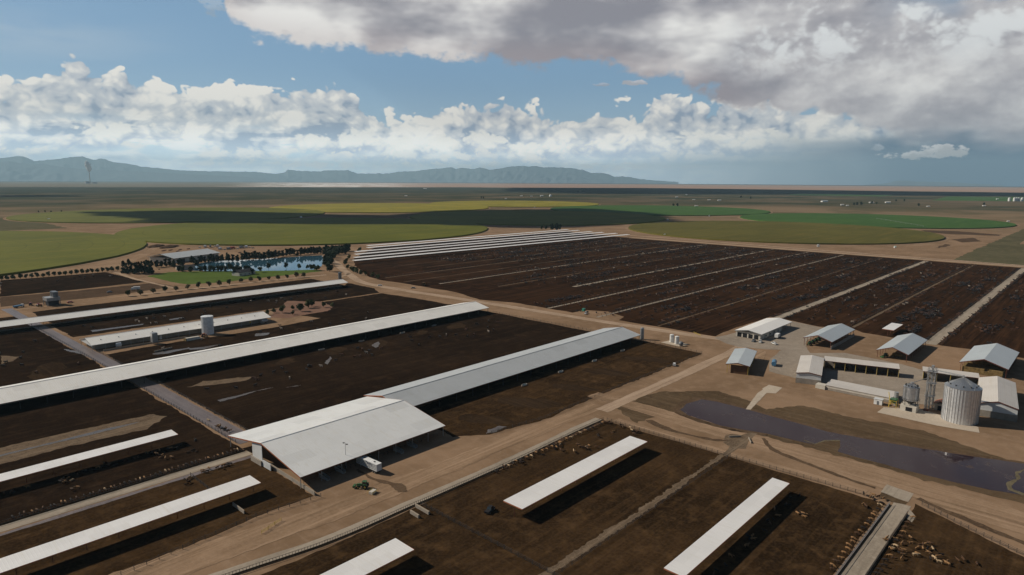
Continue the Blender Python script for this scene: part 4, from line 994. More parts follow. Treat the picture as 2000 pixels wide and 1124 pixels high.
q = MB(); q.ico((0, 0, 1.7), 1.7, sub=2); q.build('shell', M['vgrey'], t, True); MB().cyl(0, 0, 0, 0.5, 1.3, n=16).build('base', M['cwall'], t)
t = empty('feed_bin', G(302, 672)); tag(t, 'small grey square feed bin in front of the milking parlour', 'feed bin')
MB().box(-1.9, 1.9, -1.9, 1.9, 1.4, 8.2).build('wall', M['steel'], t); MB().hexa([(-.4,-.4,.5),(.4,-.4,.5),(.4,.4,.5),(-.4,.4,.5)], [(-1.9,-1.9,1.4),(1.9,-1.9,1.4),(1.9,1.9,1.4),(-1.9,1.9,1.4)]).build('hopper', M['steel'], t)
for sx in (-1.8, 1.8):
    for sy in (-1.8, 1.8): MB().tube((sx, sy, 0), (sx, sy, 1.5), 0.12, 4).build('leg', M['steel'], t)
def lying_tank(label, c, r, L, mt, rz=0):
    t = empty('lying_tank', c, rz); tag(t, label, 'tank')
    q = MB(); q.tube((-L/2, 0, r+0.4), (L/2, 0, r+0.4), r, 16); q.build('shell', mt, t)
    for x in (-L/3, L/3): MB().box(x-0.15, x+0.15, -r*0.8, r*0.8, 0, r*0.7).build('saddle', M['cwall'], t)
lying_tank('white tank lying at the foot of the milking parlour, near its left gable', G(232, 679), 1.5, 3.2, M['tank'])
lying_tank('steel milk tank lying outside the right end of the milking parlour', G(516, 632), 1.6, 6.0, M['steel'], 0.3)
lying_tank('blue tank lying beside the small open shed', (428, 158), 1.5, 7.0, M['vblue'], 0.3)
tank('little white upright tank right of the square feed bin', G(314, 663), 0.8, 2.8, M['vwhite'], 0.3)
# left feed mill
t = empty('feed_mill', (160.4, 738), math.radians(2)); tag(t, 'grey twin towered feed mill at the left end of the small tree row', 'building')
for y in (-4.2, 1.2):
    MB().cyl(5, y+1.5, 4.5, 12.5, 2.5, n=20).build('silo', M['vgrey'], t)
MB().box(-3.0, 8, -6, 6, 4.6, 7.6).build('upper_wall', M['steel'], t)
for sx in (-2.6, 7.6):
    for sy in (-5.6, 5.6): MB().box(sx-0.3, sx+0.3, sy-0.3, sy+0.3, 0, 4.6).build('leg', M['vgrey'], t)
MB().box(-1.5, 7, -5, 5, 0, 4.4).build('lower_room', M['dsteel'], t)

# ------------------------------------------------------------------ vehicles
def wheel(t, x, y, r, wd=0.35):
    w_ = MB(); w_.tube((x, y-wd/2, r), (x, y+wd/2, r), r, 14); o = w_.build('wheel', M['tyre'], t)
    h = MB(); h.tube((x, y-wd/2-0.03, r), (x, y+wd/2+0.03, r), r*0.45, 8); h.build('rim', M['yellow'] if r > 0.6 else M['steel'], o)
def tractor(label, c, rz, mt='green', bucket=False, group=None):
    t = empty('tractor', c, rz); tag(t, label, 'tractor', group)
    MB().hexa([(0.4, -0.45, 0.9), (2.6, -0.4, 0.9), (2.6, 0.4, 0.9), (0.4, 0.45, 0.9)], [(0.4, -0.45, 1.9), (2.6, -0.35, 1.7), (2.6, 0.35, 1.7), (0.4, 0.45, 1.9)]).build('hood', M[mt], t)
    MB().box(-1.6, 0.5, -0.5, 0.5, 0.7, 1.3).build('chassis', M['dsteel'], t)
    MB().hexa([(-1.3, -0.8, 1.3), (0.4, -0.8, 1.3), (0.4, 0.8, 1.3), (-1.3, 0.8, 1.3)], [(-1.1, -0.7, 2.8), (0.2, -0.7, 2.8), (0.2, 0.7, 2.8), (-1.1, 0.7, 2.8)]).build('cab', M['glass'], t)
    MB().box(-1.3, 0.4, -0.85, 0.85, 2.8, 2.95).build('cab_roof', M[mt], t)
    for sy in (-1.05, 1.05): wheel(t, -0.9, sy, 0.95, 0.5); wheel(t, 1.9, sy*0.9, 0.62, 0.4)
    for sy in (-1.05, 1.05): MB().hexa([(-1.8, sy-0.28, 1.7), (0.0, sy-0.28, 1.7), (0.0, sy+0.28, 1.7), (-1.8, sy+0.28, 1.7)], [(-1.5, sy-0.28, 2.0), (-0.3, sy-0.28, 2.0), (-0.3, sy+0.28, 2.0), (-1.5, sy+0.28, 2.0)]).build('fender', M[mt], t)
    MB().tube((1.6, 0.3, 1.7), (1.6, 0.3, 2.7), 0.06, 5).build('exhaust', M['dsteel'], t)
    if bucket:
        q = MB(); q.tube((0.6, 0.7, 1.4), (3.4, 0.7, 1.0), 0.12, 4); q.tube((0.6, -0.7, 1.4), (3.4, -0.7, 1.0), 0.12, 4); q.box(3.3, 4.1, -1.1, 1.1, 0.3, 1.1); q.build('loader', M['green' if mt == 'green' else 'rust'], t)
    return t
def car(label, c, rz, mt, kind='pickup'):
    nm = {'pickup': 'pickup_truck', 'car': 'parked_car', 'van': 'van'}[kind]
    t = empty(nm, c, rz); tag(t, label, nm.replace('_', ' '))
    MB().hexa([(-2.6, -0.95, 0.4), (2.6, -0.95, 0.4), (2.6, 0.95, 0.4), (-2.6, 0.95, 0.4)], [(-2.6, -0.92, 1.05), (2.5, -0.9, 0.95), (2.5, 0.9, 0.95), (-2.6, 0.92, 1.05)]).build('body', M[mt], t)
    if kind == 'van': a, b, h = -2.5, 1.4, 2.2
    elif kind == 'pickup': a, b, h = -0.6, 1.3, 1.8
    else: a, b, h = -1.7, 1.2, 1.55
    MB().hexa([(a, -0.88, 1.05), (b+0.5, -0.88, 1.0), (b+0.5, 0.88, 1.0), (a, 0.88, 1.05)], [(a+0.25, -0.75, h), (b, -0.75, h), (b, 0.75, h), (a+0.25, 0.75, h)]).build('cabin', M['glass'], t)
    MB().box(a+0.3, b-0.05, -0.72, 0.72, h+0.005, h+0.06).build('roof', M[mt], t)
    for sx in (-1.7, 1.7):
        for sy in (-0.9, 0.9): wheel(t, sx, sy, 0.38, 0.25)
    return t
def truck(label, c, rz, mt, box='vwhite', L=7.0, boxh=2.6, name='box_truck'):
    t = empty(name, c, rz); tag(t, label, name.replace('_', ' '))
    MB().box(-L/2, L/2, -0.5, 0.5, 0.7, 0.95).build('chassis', M['dsteel'], t)
    MB().hexa([(L/2-2.0, -1.15, 0.6), (L/2, -1.15, 0.6), (L/2, 1.15, 0.6), (L/2-2.0, 1.15, 0.6)], [(L/2-2.0, -1.1, 2.7), (L/2-0.4, -1.1, 2.7), (L/2-0.4, 1.1, 2.7), (L/2-2.0, 1.1, 2.7)]).build('cab', M[mt], t)
    MB().box(L/2-0.45, L/2-0.05, -1.0, 1.0, 1.7, 2.4).build('windscreen', M['glass'], t)
    MB().box(-L/2, L/2-2.2, -1.25, 1.25, 0.96, 0.96+boxh).build('box', M[box], t)
    for sx in (-L/2+1.2, -L/2+2.4, L/2-1.1):
        for sy in (-1.05, 1.05): wheel(t, sx, sy, 0.5, 0.35)
    return t
# livestock trailer by the wide shed
t = empty('livestock_trailer', (153.4, 220.6), math.radians(-88)); tag(t, 'long pale livestock trailer parked beside the wide shed', 'trailer')
MB().box(-6.8, 6.8, -1.3, 1.3, 1.15, 4.05).build('body', M['wall'], t)
q = MB()
for z in (1.7, 2.3, 2.9, 3.5): q.box(-6.6, 6.6, -1.345, -1.305, z, z+0.16); q.box(-6.6, 6.6, 1.305, 1.345, z, z+0.16)
q.build('vent_slot', M['dsteel'], t)
MB().box(-6.85, 6.85, -1.35, 1.35, 4.06, 4.16).build('roof', M['vwhite'], t)
q = MB(); q.box(-3, -2.3, -0.3, 0.3, 4.17, 4.4); q.box(3.6, 4.2, -0.3, 0.3, 4.17, 4.4); q.build('hatch', M['dsteel'], t)
for x in (4.2, 5.5):
    for y in (-1.05, 1.05): wheel(t, x, y, 0.5, 0.35)
for y in (-0.8, 0.8): MB().box(-5.0, -4.8, y-0.1, y+0.1, 0, 1.15).build('landing_leg', M['dsteel'], t)
tractor('green tractor with yellow wheels parked on dirt near the livestock trailer', (141.5, 207.5), 2.2, 'green', True)
t = empty('water_trough', (141.5, 201.5), 0.3); tag(t, 'small cream box with yellow bars on dirt below the tractor', 'box')
MB().box(-1.4, 1.4, -0.8, 0.8, 0, 1.0).build('tub', M['wallw'], t); q = MB()
for y in (-1.2, 1.4): q.tube((-1.6, y, 0.9), (1.8, y, 0.9), 0.07, 5)
for x in (-1.6, 1.8): q.tube((x, -1.2, 0), (x, -1.2, 0.9), 0.06, 4); q.tube((x, 1.4, 0), (x, 1.4, 0.9), 0.06, 4)
q.build('rail', M['yellow'], t)
car('dark pickup standing in the pen beside the third shade roof', (162.0, 158.5), 0.3, 'black')
car('dark blue car beside the shade roof at the bottom edge', (101, 164.5), 0.6, 'vblue', 'car')
truck('white box truck near the tree lined road on the left', G(265, 567), 2.7, 'vwhite', 'vwhite', 8.5)
tractor('red tractor at the left feed mill', G(76, 599), 0.3, 'vred')
tractor('dark red tractor with raised loader left of the feed mill', G(60, 597), 1.3, 'vred', True)
truck('low trailer with blue load at the left end of the concrete drive', G(37, 601), 0.4, 'vwhite', 'vblue', 9, 1.2, 'flatbed_truck')
car('small dark car on the tree lined road, left', G(214, 572), 0.1, 'vgrey', 'car')
car('dark car on the road right of the feed mill', G(137, 592), 0.1, 'vred', 'car')
car('white pickup outside the workshop bays', (483, 189.5), 0.2, 'vwhite')
car('dark pickup beside the white one outside the workshop', (482.5, 194.5), 0.1, 'vgrey')
truck('blue and white truck in the shadow of the workshop', (507, 186), 0.1, 'vblue', 'vwhite', 8)
truck('tan feed truck parked on the road side by the far pens', G(828, 558), 0.7, 'yellow', 'bank', 8)
car('small white car on the road near the far end of the barns', G(742, 559), 2.6, 'vwhite', 'car')
car('dark car on the dirt road beside the far pens', G(807, 564), 2.4, 'vgrey', 'car')
truck('yellow feed wagon by the milking parlour', G(492, 633), 0.2, 'yellow', 'yellow', 6, 1.8, 'feed_wagon')
tractor('orange tractor by the feed stacks of the milking parlour', G(399, 659), 0.5, 'orange')
t = empty('feed_stack', G(375, 664), 0.1); tag(t, 'pale wrapped feed stack with tan end beside the milking parlour', 'stack')
MB().hexa([(-5, -2, 0), (6, -2, 0), (6, 2, 0), (-5, 2, 0)], [(-4.6, -1.4, 2.0), (5.4, -1.2, 1.7), (5.4, 1.2, 1.7), (-4.6, 1.4, 2.0)]).build('heap', M['wallw'], t); MB().box(-5.4, -4.9, -1.8, 1.8, 0, 2.0).build('end_bales', M['hay'], t)
for i, (x, y) in enumerate(((1140, 608), )):
    t = empty('portable_building', G(x, y)); tag(t, 'small teal hut by the feed lane end, road side', 'hut')
    MB().box(-1.2, 1.2, -1.2, 1.2, 0, 2.3).build('wall', M['teal'], t); MB().box(-1.3, 1.3, -1.3, 1.3, 2.3, 2.4).build('roof', M['teal'], t)
car('white pickup next to the teal hut', G(1144, 614), 0.4, 'vwhite')
car('small white car at the edge of the brown pen by the road', G(1317, 714.5), 0.5, 'vwhite', 'car')
car('white car turning on the concrete in front of the workshop', G(1512, 673), 1.0, 'vwhite', 'car')
# machines in the sheds
for k in range(5):
    tractor('green machine in the shed with low side wall, '+('first', 'second', 'third', 'fourth', 'fifth')[k]+' from its open left end', (500.5+k*6.5, 160.0), math.pi, 'green', False, 'green machines parked in the shed')
tractor('green and yellow machine under the third shed of the row', (501.5, 110.0), 2.8, 'green', True)
truck('brown wagon at the back of the third shed', (507, 104), 1.6, 'hay', 'hay', 6, 1.2, 'hay_wagon')
for k, (x, w_, h) in enumerate(((-20, 14, 4.2), (0, 17, 5.2), (18, 15, 4.0))):
    t = empty('hay_stack', (524.3+x, 54.5)); tag(t, 'block of stacked brown hay bales, '+('front', 'middle', 'rear')[k]+' of three inside the large blue grey shed', 'hay stack')
    bl = MB(); n = 0
    for i in range(int(w_/2.4)):
        for j in range(9):
            for z in range(int(h/1.2)):
                if random.random() < 0.05 and z == int(h/1.2)-1: continue
                bl.box(-w_/2+i*2.4, -w_/2+i*2.4+2.34, -10.5+j*2.35, -10.5+j*2.35+2.28, z*1.2, z*1.2+1.17)
    bl.build('bales', M['hay'], t)
# vehicles and implements beyond the pond
vp = [((390, 484.5), 'car', 'vwhite'), ((401, 484), 'truck', 'vwhite'), ((411, 483.5), 'truck', 'vgrey'), ((419, 482.5), 'car', 'vwhite'), ((425, 483), 'truck', 'vwhite'), ((430, 488), 'truck', 'vwhite'), ((439, 488.5), 'car', 'vgrey'), ((447, 488), 'truck', 'vgrey'), ((455, 486.5), 'truck', 'vred'), ((464, 486.5), 'car', 'vwhite'), ((472, 485.5), 'truck', 'vgrey'), ((481, 484.5), 'truck', 'vwhite'), ((488, 484), 'car', 'vwhite'), ((494, 485.5), 'car', 'vgrey')]
cw = {'vwhite': 'white', 'vgrey': 'grey', 'vred': 'red'}
od = ('leftmost', 'second from left', 'third from left', 'fourth from left', 'fifth from left', 'sixth from left', 'seventh from left', 'eighth from left', 'ninth from left', 'tenth from left', 'fourth from right', 'third from right', 'second from right', 'rightmost')
for k, (p, kd, mt) in enumerate(vp):
    lb = cw[mt]+(' car' if kd == 'car' else ' truck')+' parked on the dirt lot beyond the pond, '+od[k]+' of the line'
    if kd == 'car': car(lb, G(*p), random.uniform(-0.5, 0.5)+0.8, mt, 'car')
    else: truck(lb, G(*p), random.uniform(-0.5, 0.5)+0.8, mt, mt, 9, 3.0)
for k, (p, L_) in enumerate((((320, 490.5), 14), ((333, 489.5), 12), ((347, 491.5), 10), ((352, 488.5), 9), ((368, 487), 8), ((380, 491), 10), ((468, 494.5), 11), ((478, 493.5), 9), ((496, 492.5), 15), ((304, 482), 22), ((330, 483), 26))):
    t = empty('dirt_heap' if k > 8 else 'field_implement', G(*p), 0.8)
    if k > 8:
        tag(t, ('brown oval earth heap, smaller and left of two,' if k == 9 else 'larger brown oval earth heap, right of two,')+' beside the round field', 'heap')
        MB().ico((0, 0, 0), 1.0, (L_, 12, 3.0), 0.35, 2).build('mound', M['pen_mid'], t, True)
    else:
        tag(t, 'dark wide field implement parked on the dirt '+('leftmost behind the grey farm shop', 'second from left behind the farm shop', 'third from left behind the farm shop', 'just behind the farm shop roof', 'above the farm shop, smallest', 'right of the farm shop roof', 'above the poplars, left of three', 'above the poplars, middle of three', 'above the poplars, right of three')[k], 'implement')
        q = MB(); q.box(-L_/2, L_/2, -0.25, 0.25, 0.7, 1.1)
        for j in range(int(L_)): q.box(-L_/2+j, -L_/2+j+0.15, -1.6, 0.9, 0.2, 0.9)
        q.build('frame', M['rust'], t); q = MB(); q.tube((0, 0, 1), (0, 3.2, 0.8), 0.12, 4); q.build('drawbar', M['rust'], t)
        for x in (-L_/3, L_/3): wheel(t, x, -0.6, 0.5)
for k, (p, w_) in enumerate((((1024, 753.5), 'first from the left below the grey roofed barn'), ((1095, 727.5), 'second from the left below the grey roofed barn'), ((1161, 706), 'third from the left below the grey roofed barn'), ((1216, 686), 'rightmost one below the grey roofed barn'), ((628, 684), 'leftmost one below the middle barn'), ((706, 667.5), 'second one below the middle barn'), ((786, 651.5), 'third one below the middle barn'), ((848, 637), 'rightmost one below the middle barn'))):
    t = empty('drinking_trough', G(*p), 0.1); tag(t, 'dark oval drinking trough in the pen, '+w_, 'trough', 'drinking troughs in the pens')
    q = MB(); n = 20
    for a, b in ((2.6, 0.0), (2.5, 0.75), (2.1, 0.75), (2.1, 0.5)): q.v += [(a*math.cos(2*math.pi*j/n), a*0.42*math.sin(2*math.pi*j/n), b) for j in range(n)]
    for r_ in range(3): q.f += [(r_*n+j, r_*n+(j+1) % n, (r_+1)*n+(j+1) % n, (r_+1)*n+j) for j in range(n)]
    q.mi = [0]*len(q.f); q.build('rim', M['cwall'], t)
    q = MB(); q.add([(2.1*math.cos(2*math.pi*j/n), 0.88*math.sin(2*math.pi*j/n), 0.52) for j in range(n)], [tuple(range(n))]); q.build('water', M['pond'], t)
    c_ = G(*p); sheet('wet_stain', [(c_[0]+(3.6+k % 3*0.5)*math.cos(a_*math.pi/8), c_[1]+1.6*math.sin(a_*math.pi/8)) for a_ in range(16)], 5, M['pen_dry'], 0.7, 1.0)
# fence panels painted yellow
for k, (c, rz) in enumerate((((102.5, 205.5), 0.2), (G(1363, 654), 0.9))):
    t = empty('gate_panels', c, rz); tag(t, 'yellow pipe gate panels lying on the dirt road, '+('lower left near the curved feed lane' if k == 0 else 'by the corner of the far pens'), 'gate panels')
    for j in range(3):
        q = MB(); o_ = (j-1)*3.2
        for z in (0.3, 0.7, 1.1): q.tube((o_-1.5, j*0.5, z), (o_+1.5, j*0.5+0.3, z), 0.06, 5)
        q.tube((o_-1.5, j*0.5, 0), (o_-1.5, j*0.5, 1.2), 0.07, 5); q.tube((o_+1.5, j*0.5+0.3, 0), (o_+1.5, j*0.5+0.3, 1.2), 0.07, 5); q.build('panel', M['yellow'], t)
# lamp post
t = empty('lamp_post', (147.2, 228.0)); tag(t, 'tall grey lamp post with two heads in front of the wide shed', 'lamp post')
MB().cyl(0, 0, 0, 11.0, 0.13, 0.08, n=8).build('pole', M['steel'], t)
MB().box(-0.05, 0.05, -1.0, 1.0, 10.85, 10.95).build('crossarm', M['steel'], t)
for y in (-1.15, 1.15): MB().box(-0.35, 0.35, y-0.35, y+0.35, 10.75, 10.95).build('lamp_head', M['dsteel'], t)
# loading chutes beside the shed
for k, (x, y) in enumerate(((135.5, 226.5), (158.5, 226.5), (172.5, 226), (180.5, 226.5), (143.5, 227.5))):
    t = empty('loading_chute', (x, y), -math.pi/2+0.1); tag(t, 'grey loading ramp half under the eave of the wide shed, '+('leftmost of five', 'middle of five', 'fourth of five', 'rightmost of five', 'second of five')[k], 'ramp')
    MB().hexa([(-2, -0.7, 0), (3.4, -0.7, 0), (3.4, 0.7, 0), (-2, 0.7, 0)], [(-2, -0.7, 1.4), (3.4, -0.7, 0.25), (3.4, 0.7, 0.25), (-2, 0.7, 1.4)]).build('ramp', M['cwall'], t)
    for s_ in (-0.78, 0.72): MB().hexa([(-2, s_, 0.4), (3.4, s_, 0.2), (3.4, s_+0.06, 0.2), (-2, s_+0.06, 0.4)], [(-2, s_, 2.3), (3.4, s_, 1.3), (3.4, s_+0.06, 1.3), (-2, s_+0.06, 2.3)]).build('side_panel', M['steel'], t)

# ------------------------------------------------------------------ fences, feed barriers, walls
def fence(label, pts, step=4.0, h=1.5, rails=3, mt='dsteel', name='fence', cat='fence', group=None, pr=0.07):
    c = pts[0]; t = empty(name, c); tag(t, label, cat, group)
    P_ = [Vector((p[0]-c[0], p[1]-c[1])) for p in pts]
    q = MB(); ps = []
    for a, b in zip(P_[:-1], P_[1:]):
        for k in range(rails): z = h*(k+1)/rails-0.08; q.tube((a.x, a.y, z), (b.x, b.y, z), 0.045, 4)
        n = max(1, int((b-a).length/step)); ps += [a+(b-a)*(j/n) for j in range(n)]
    ps.append(P_[-1])
    q.build('rail', M[mt], t)
    if len(ps) <= 100:
        me = MB().box(-pr, pr, -pr, pr, 0, h+0.15).mesh('post', M[mt])
        for p in ps:
            o = D.objects.new('post', me); COL.objects.link(o); o.parent = t; o.location = (p.x, p.y, 0)
    else:
        q = MB()
        for p in ps: q.box(p.x-pr, p.x+pr, p.y-pr, p.y+pr, 0, h+0.15)
        o = q.build('post', M[mt], t); o['kind'] = 'stuff'
    return t
fence('pipe fence along the right side of the near pens, by the dirt road and lagoon', [(268.3, 180), (268.3, 121), (268.8, 98), (269.5, 62)], 2.6)
fence('fence along the edge of the lower right cattle pen', [(276, 43.5), (268, 30), (259, 11), (243, -40)], 2.6)
fence('cross fence between the shade roof pens and the lower left pens', [(148, 180.5), (147, 122), (146, 56)], 3.0)
fence('fence along the dirt road below the grey roofed barn', [(216, 210), (250, 205), (314, 206), (423, 206.5), (426.5, 258)], 4.0)
fence('fence along the main road beside the big dark pen', [(426, 262), (426, 308), (425.5, 412)], 4.0)
fence('fence on the left side of the concrete drive, front part', [(128.2, 288), (128.2, 408)], 3.5)
fence('fence on the right side of the concrete drive, front part', [(138.3, 290), (138.3, 410)], 3.5)
fence('fence on the left side of the concrete drive, rear part', [(128.2, 450), (127.2, 625)], 4.5)
fence('fence on the right side of the concrete drive, rear part', [(137.2, 452), (136.8, 516)], 3.0)
fence('fence closing the pen in front of the lower left shade roof', [(126, 213), (102, 216.5), (57, 212.5), (0, 203)], 3.5)
fence('fence beside the small track between the two front pens', [(92, 115), (150, 115.5), (266, 115.5)], 5.0)
fence('fence across the pen left of the lower left shade roof end', [(100, 268), (99.5, 241.5)], 3.0, 1.4)
# feed barriers with headlocks
def barrier(label, pts, side=0.0, step=0.9, mt='dsteel', curb=True):
    c = pts[0]; t = empty('feed_barrier', c); tag(t, label, 'feed barrier')
    q = MB(); q2 = MB(); q3 = MB(); 
    for a, b in zip(pts[:-1], pts[1:]):
        a = Vector(a)-Vector(c); b = Vector(b)-Vector(c); d = (b-a).normalized(); n = Vector((-d.y, d.x)); k = int((b-a).length/step)
        for j in range(k):
            p = a+(b-a)*(j/k); q.box(p.x-0.05, p.x+0.05, p.y-0.05, p.y+0.05, 0.3, 1.35)
        for z in (0.45, 1.35): q2.tube((a.x, a.y, z), (b.x, b.y, z), 0.07, 5)
        e = 0.12; q3.hexa([(a.x-n.x*e, a.y-n.y*e, 0), (b.x-n.x*e, b.y-n.y*e, 0), (b.x+n.x*e, b.y+n.y*e, 0), (a.x+n.x*e, a.y+n.y*e, 0)], [(a.x-n.x*e, a.y-n.y*e, .4), (b.x-n.x*e, b.y-n.y*e, .4), (b.x+n.x*e, b.y+n.y*e, .4), (a.x+n.x*e, a.y+n.y*e, .4)])
    o = q.build('headlock', M[mt], t); o['kind'] = 'stuff'
    q2.build('rail', M[mt], t); q3.build('curb', M['bank'], t); return t
F1b = [(x, y-2.6) for x, y in smoothline(F1, 3)]
barrier('long headlock feed barrier on the near side of the curved feed lane', F1b)
barrier('headlock barrier behind the lower left feed lane where cattle eat', [(-70, 276.2), (127, 276.2)])
barrier('steel headlock barrier on the left side of the lower right lane', [(128, 52.4), (268, 52.4)], mt='steel')
barrier('headlock barrier on the right side of the lower right lane', [(150, 45.7), (264, 45.7)])
def lowwall(label, a, b, h=1.6, th=0.3, mt='cwall'):
    t = empty('concrete_wall', a); d = Vector(b)-Vector(a); n = Vector((-d.y, d.x)).normalized()*th/2
    tag(t, label, 'wall')
    P_ = [(-n.x, -n.y), (d.x-n.x, d.y-n.y), (d.x+n.x, d.y+n.y), (n.x, n.y)]
    MB().hexa([(*p, 0) for p in P_], [(*p, h) for p in P_]).build('wall_panel', M[mt], t)
    MB().hexa([(p[0]*1.0, p[1]*1.0, h) for p in P_], [(p[0], p[1], h+0.12) for p in P_]).build('coping', M['conc'], t)
lowwall('low concrete wall running down from the gable of the wide shed', (126.4, 264), (125.2, 216), 1.5)
lowwall('pale concrete wall stub beyond the lower left shade roof', (100.3, 231), (100.3, 222), 1.2)
lowwall('concrete wall along the lower edge of the milking parlour yard', (140, 512.5), (196, 512.5), 1.0)
lowwall('broken low brown wall near the left drive, behind the middle barn', (176, 487), (163, 484), 0.9)
lowwall('left concrete wall of the small ramp by the curved feed lane', G(802, 1003), G(818, 1013), 1.1, 0.6)
lowwall('right upper concrete wall of the small ramp by the curved feed lane', G(812, 991), G(838, 1006), 1.1, 0.6)
lowwall('retaining wall on the near side of the culvert', G(1424, 855), G(1447, 854), 0.6)
lowwall('bent retaining wall on the far side of the culvert', G(1462, 857), G(1467, 867), 0.6)
# fence lines between the far pens
for k, yy in enumerate((655, 572, 511, 448, 388, 331, 274.5, 214, 155, 94.5)):
    x0 = (488, 503, 536, 594, 476, 474, 480, 575, 588, 566)[k]
    nm = ('tenth, farthest', 'ninth', 'eighth', 'seventh', 'sixth', 'fifth', 'fourth', 'third', 'second', 'first, rightmost')[k]
    for s_ in ((-1, 1) if k in (1, 3, 4, 5, 7, 9) else (1,)):
        o_ = (3.2, 3.2, 3.2, 3.4, 3.0, 2.8, 1.8, 5.0, 2.0, 5.5)[k]*s_
        fence(f"fence line along the {nm} of the far pen alleys, "+('far' if s_ > 0 else 'near')+' side', [(x0+3, yy+o_), (1160, yy-2+o_)], 6.5, 1.6, 2, 'dsteel', pr=0.12, group='fence lines of the far pens')

# ------------------------------------------------------------------ trees
def crown_mesh(name, rx, rz_, h0, n, mt, cone=0.0, leaf=0.5, seed=0, clumps=9):
    rnd = random.Random(seed); q = MB()
    cl = []
    for k in range(clumps):
        s = rnd.uniform(0.05, 0.95); rad = rx*((1-cone*s)*math.sqrt(max(0.05, 1-(2*s-1)**2*0.75)))
        a = rnd.uniform(0, 6.28); d = rad*rnd.uniform(0.2, 0.75)
        cl.append((d*math.cos(a), d*math.sin(a), h0+rz_*2*s, max(rad*rnd.uniform(0.35, 0.6), rx*0.18)))
    for c in cl:
        for j in range(n//clumps):
            v_ = Vector((rnd.gauss(0, 1), rnd.gauss(0, 1), rnd.gauss(0, 1))).normalized()*c[3]*rnd.uniform(0.6, 1.1)
            p = Vector(c[:3])+Vector((v_.x, v_.y, v_.z*1.1))
            a1 = Vector((rnd.gauss(0, 1), rnd.gauss(0, 1), rnd.gauss(0, 1))).normalized(); b1_ = a1.orthogonal().normalized()
            s = leaf*rnd.uniform(0.6, 1.3)
            q.add([p+a1*s, p+b1_*s*0.8, p-a1*s, p-b1_*s*0.8], [(0, 1, 2, 3)])
        q.ico(c[:3], c[3]*0.62, (1, 1, 1.1), 0.5, 1)
    return q.mesh(name, mt)
def trunk_mesh(h, r, lean=0.0, limbs=3, top=None):
    q = MB(); q.tube((0, 0, 0), (lean, 0, h), r, 7, r*0.55)
    for k in range(limbs):
        a = k*2.1+0.5; q.tube((lean*0.7, 0, h*0.7), (lean+h*0.4*math.cos(a), h*0.4*math.sin(a), h*1.15), r*0.45, 5, r*0.2)
    return q.mesh('trunk', M['bark'])
KINDS = {}; TLAB = {}
for kk, (rx, rz_, h0, n, mt, cone, leaf, cl) in dict(round=(2.6, 1.9, 1.5, 420, 'leaf', 0.1, 0.42, 10), olive=(2.9, 1.7, 1.5, 330, 'leafo', 0.1, 0.42, 9), conifer=(4.2, 6.6, 0.8, 700, 'leafd', 0.70, 0.7, 18), poplar=(3.8, 4.6, 1.0, 680, 'leafd', 0.30, 0.7, 16), big=(5.5, 5.2, 1.2, 800, 'leafd', 0.2, 0.75, 18)).items():
    KINDS[kk] = [(crown_mesh('crown', rx, rz_, h0, n, M[mt], cone, leaf, s_*7+len(kk)*31, cl), trunk_mesh(h0+rz_*(0.9 if kk in ('round', 'olive') else 1.5), 0.18 if kk in ('round', 'olive') else 0.28)) for s_ in range(3)]
def tree(kind, p, s=1.0, label='', group=None, name=None, cat='tree', sz=None):
    cm, tm = random.choice(KINDS[kind])
    e = empty(name or {'conifer': 'conifer_tree', 'poplar': 'poplar_tree'}.get(kind, 'small_tree' if kind in ('round', 'olive') else 'broadleaf_tree'), p, random.uniform(0, 6.28))
    e.scale = (s, s, s*(sz or random.uniform(0.9, 1.12))); tag(e, label, cat, group)
    for nm, me in (('trunk', tm), ('crown', cm)):
        o = D.objects.new(nm, me); COL.objects.link(o); o.parent = e
    if group: TLAB.setdefault(group, []).append((e, label, ''))
    return e
for k, x in enumerate((3, 15, 27, 40, 51, 62, 73, 85, 95, 106, 117, 128, 139.5, 150, 160.5, 170.5, 180, 190.5, 200.5, 210.5, 220, 230)):
    tree('round', G(x, 549-x*0.083), random.uniform(0.85, 1.15), 'small tree in the row at the round field edge', 'row of small trees at the field edge')
for k, (x, y) in enumerate(((250.5, 559), (274.5, 576.5), (299.5, 572.5), (322.5, 569.5), (344, 568), (366.5, 564.5), (387.5, 562.5), (409, 560), (429.5, 558), (448, 556.2), (470, 551.5), (489, 550), (507, 549), (525, 547.5), (544, 546), (561, 544), (579, 542), (594, 541))):
    if k == 0: x, y = 250.5, 578
    tree('olive' if k % 3 else 'round', G(x, y+1.0), random.uniform(0.9, 1.2), 'small tree in the row along the narrow road', 'row of small trees along the narrow road')
for x, y in ((242, 534), (247, 535), (253, 533), (259, 535), (264, 536), (269, 534), (273, 535.5), (278, 533), (283, 536), (287, 533), (291, 535), (297, 534)):
    tree('conifer', G(x, y), random.uniform(0.95, 1.2), 'dark conifer in the dense clump left of the lawn', 'clump of conifers left of the lawn')
for x, y in ((306, 523), (315, 522), (324, 521), (332, 520), (340, 523), (350, 519), (357, 525), (385, 522), (377, 516), (392, 514), (400, 513), (408, 512), (413, 511), (417, 512), (425, 512)):
    tree('poplar', G(x, y), random.uniform(0.85, 1.1), 'dark upright tree in front of the grey farm shop', 'dark trees in front of the farm shop')
for x, y in ((434, 511.5), (445, 511), (455, 511), (464, 511.5), (473, 509), (480, 508.5), (487, 507.5), (494, 506.5), (500, 507), (506, 506.5), (510, 508), (517, 507), (525, 505.5), (531, 505), (538, 504), (545, 502.5), (552, 501), (560, 500), (567, 499.5), (574, 498.5), (581, 500), (588, 499), (595, 497.5), (601, 497), (607, 496.5), (614, 496.5), (620, 496), (626, 496), (633, 497), (639, 495)):
    tree('poplar', G(x, y), random.uniform(0.9, 1.25), 'dark poplar on the far bank of the pond', 'poplars on the far bank of the pond')
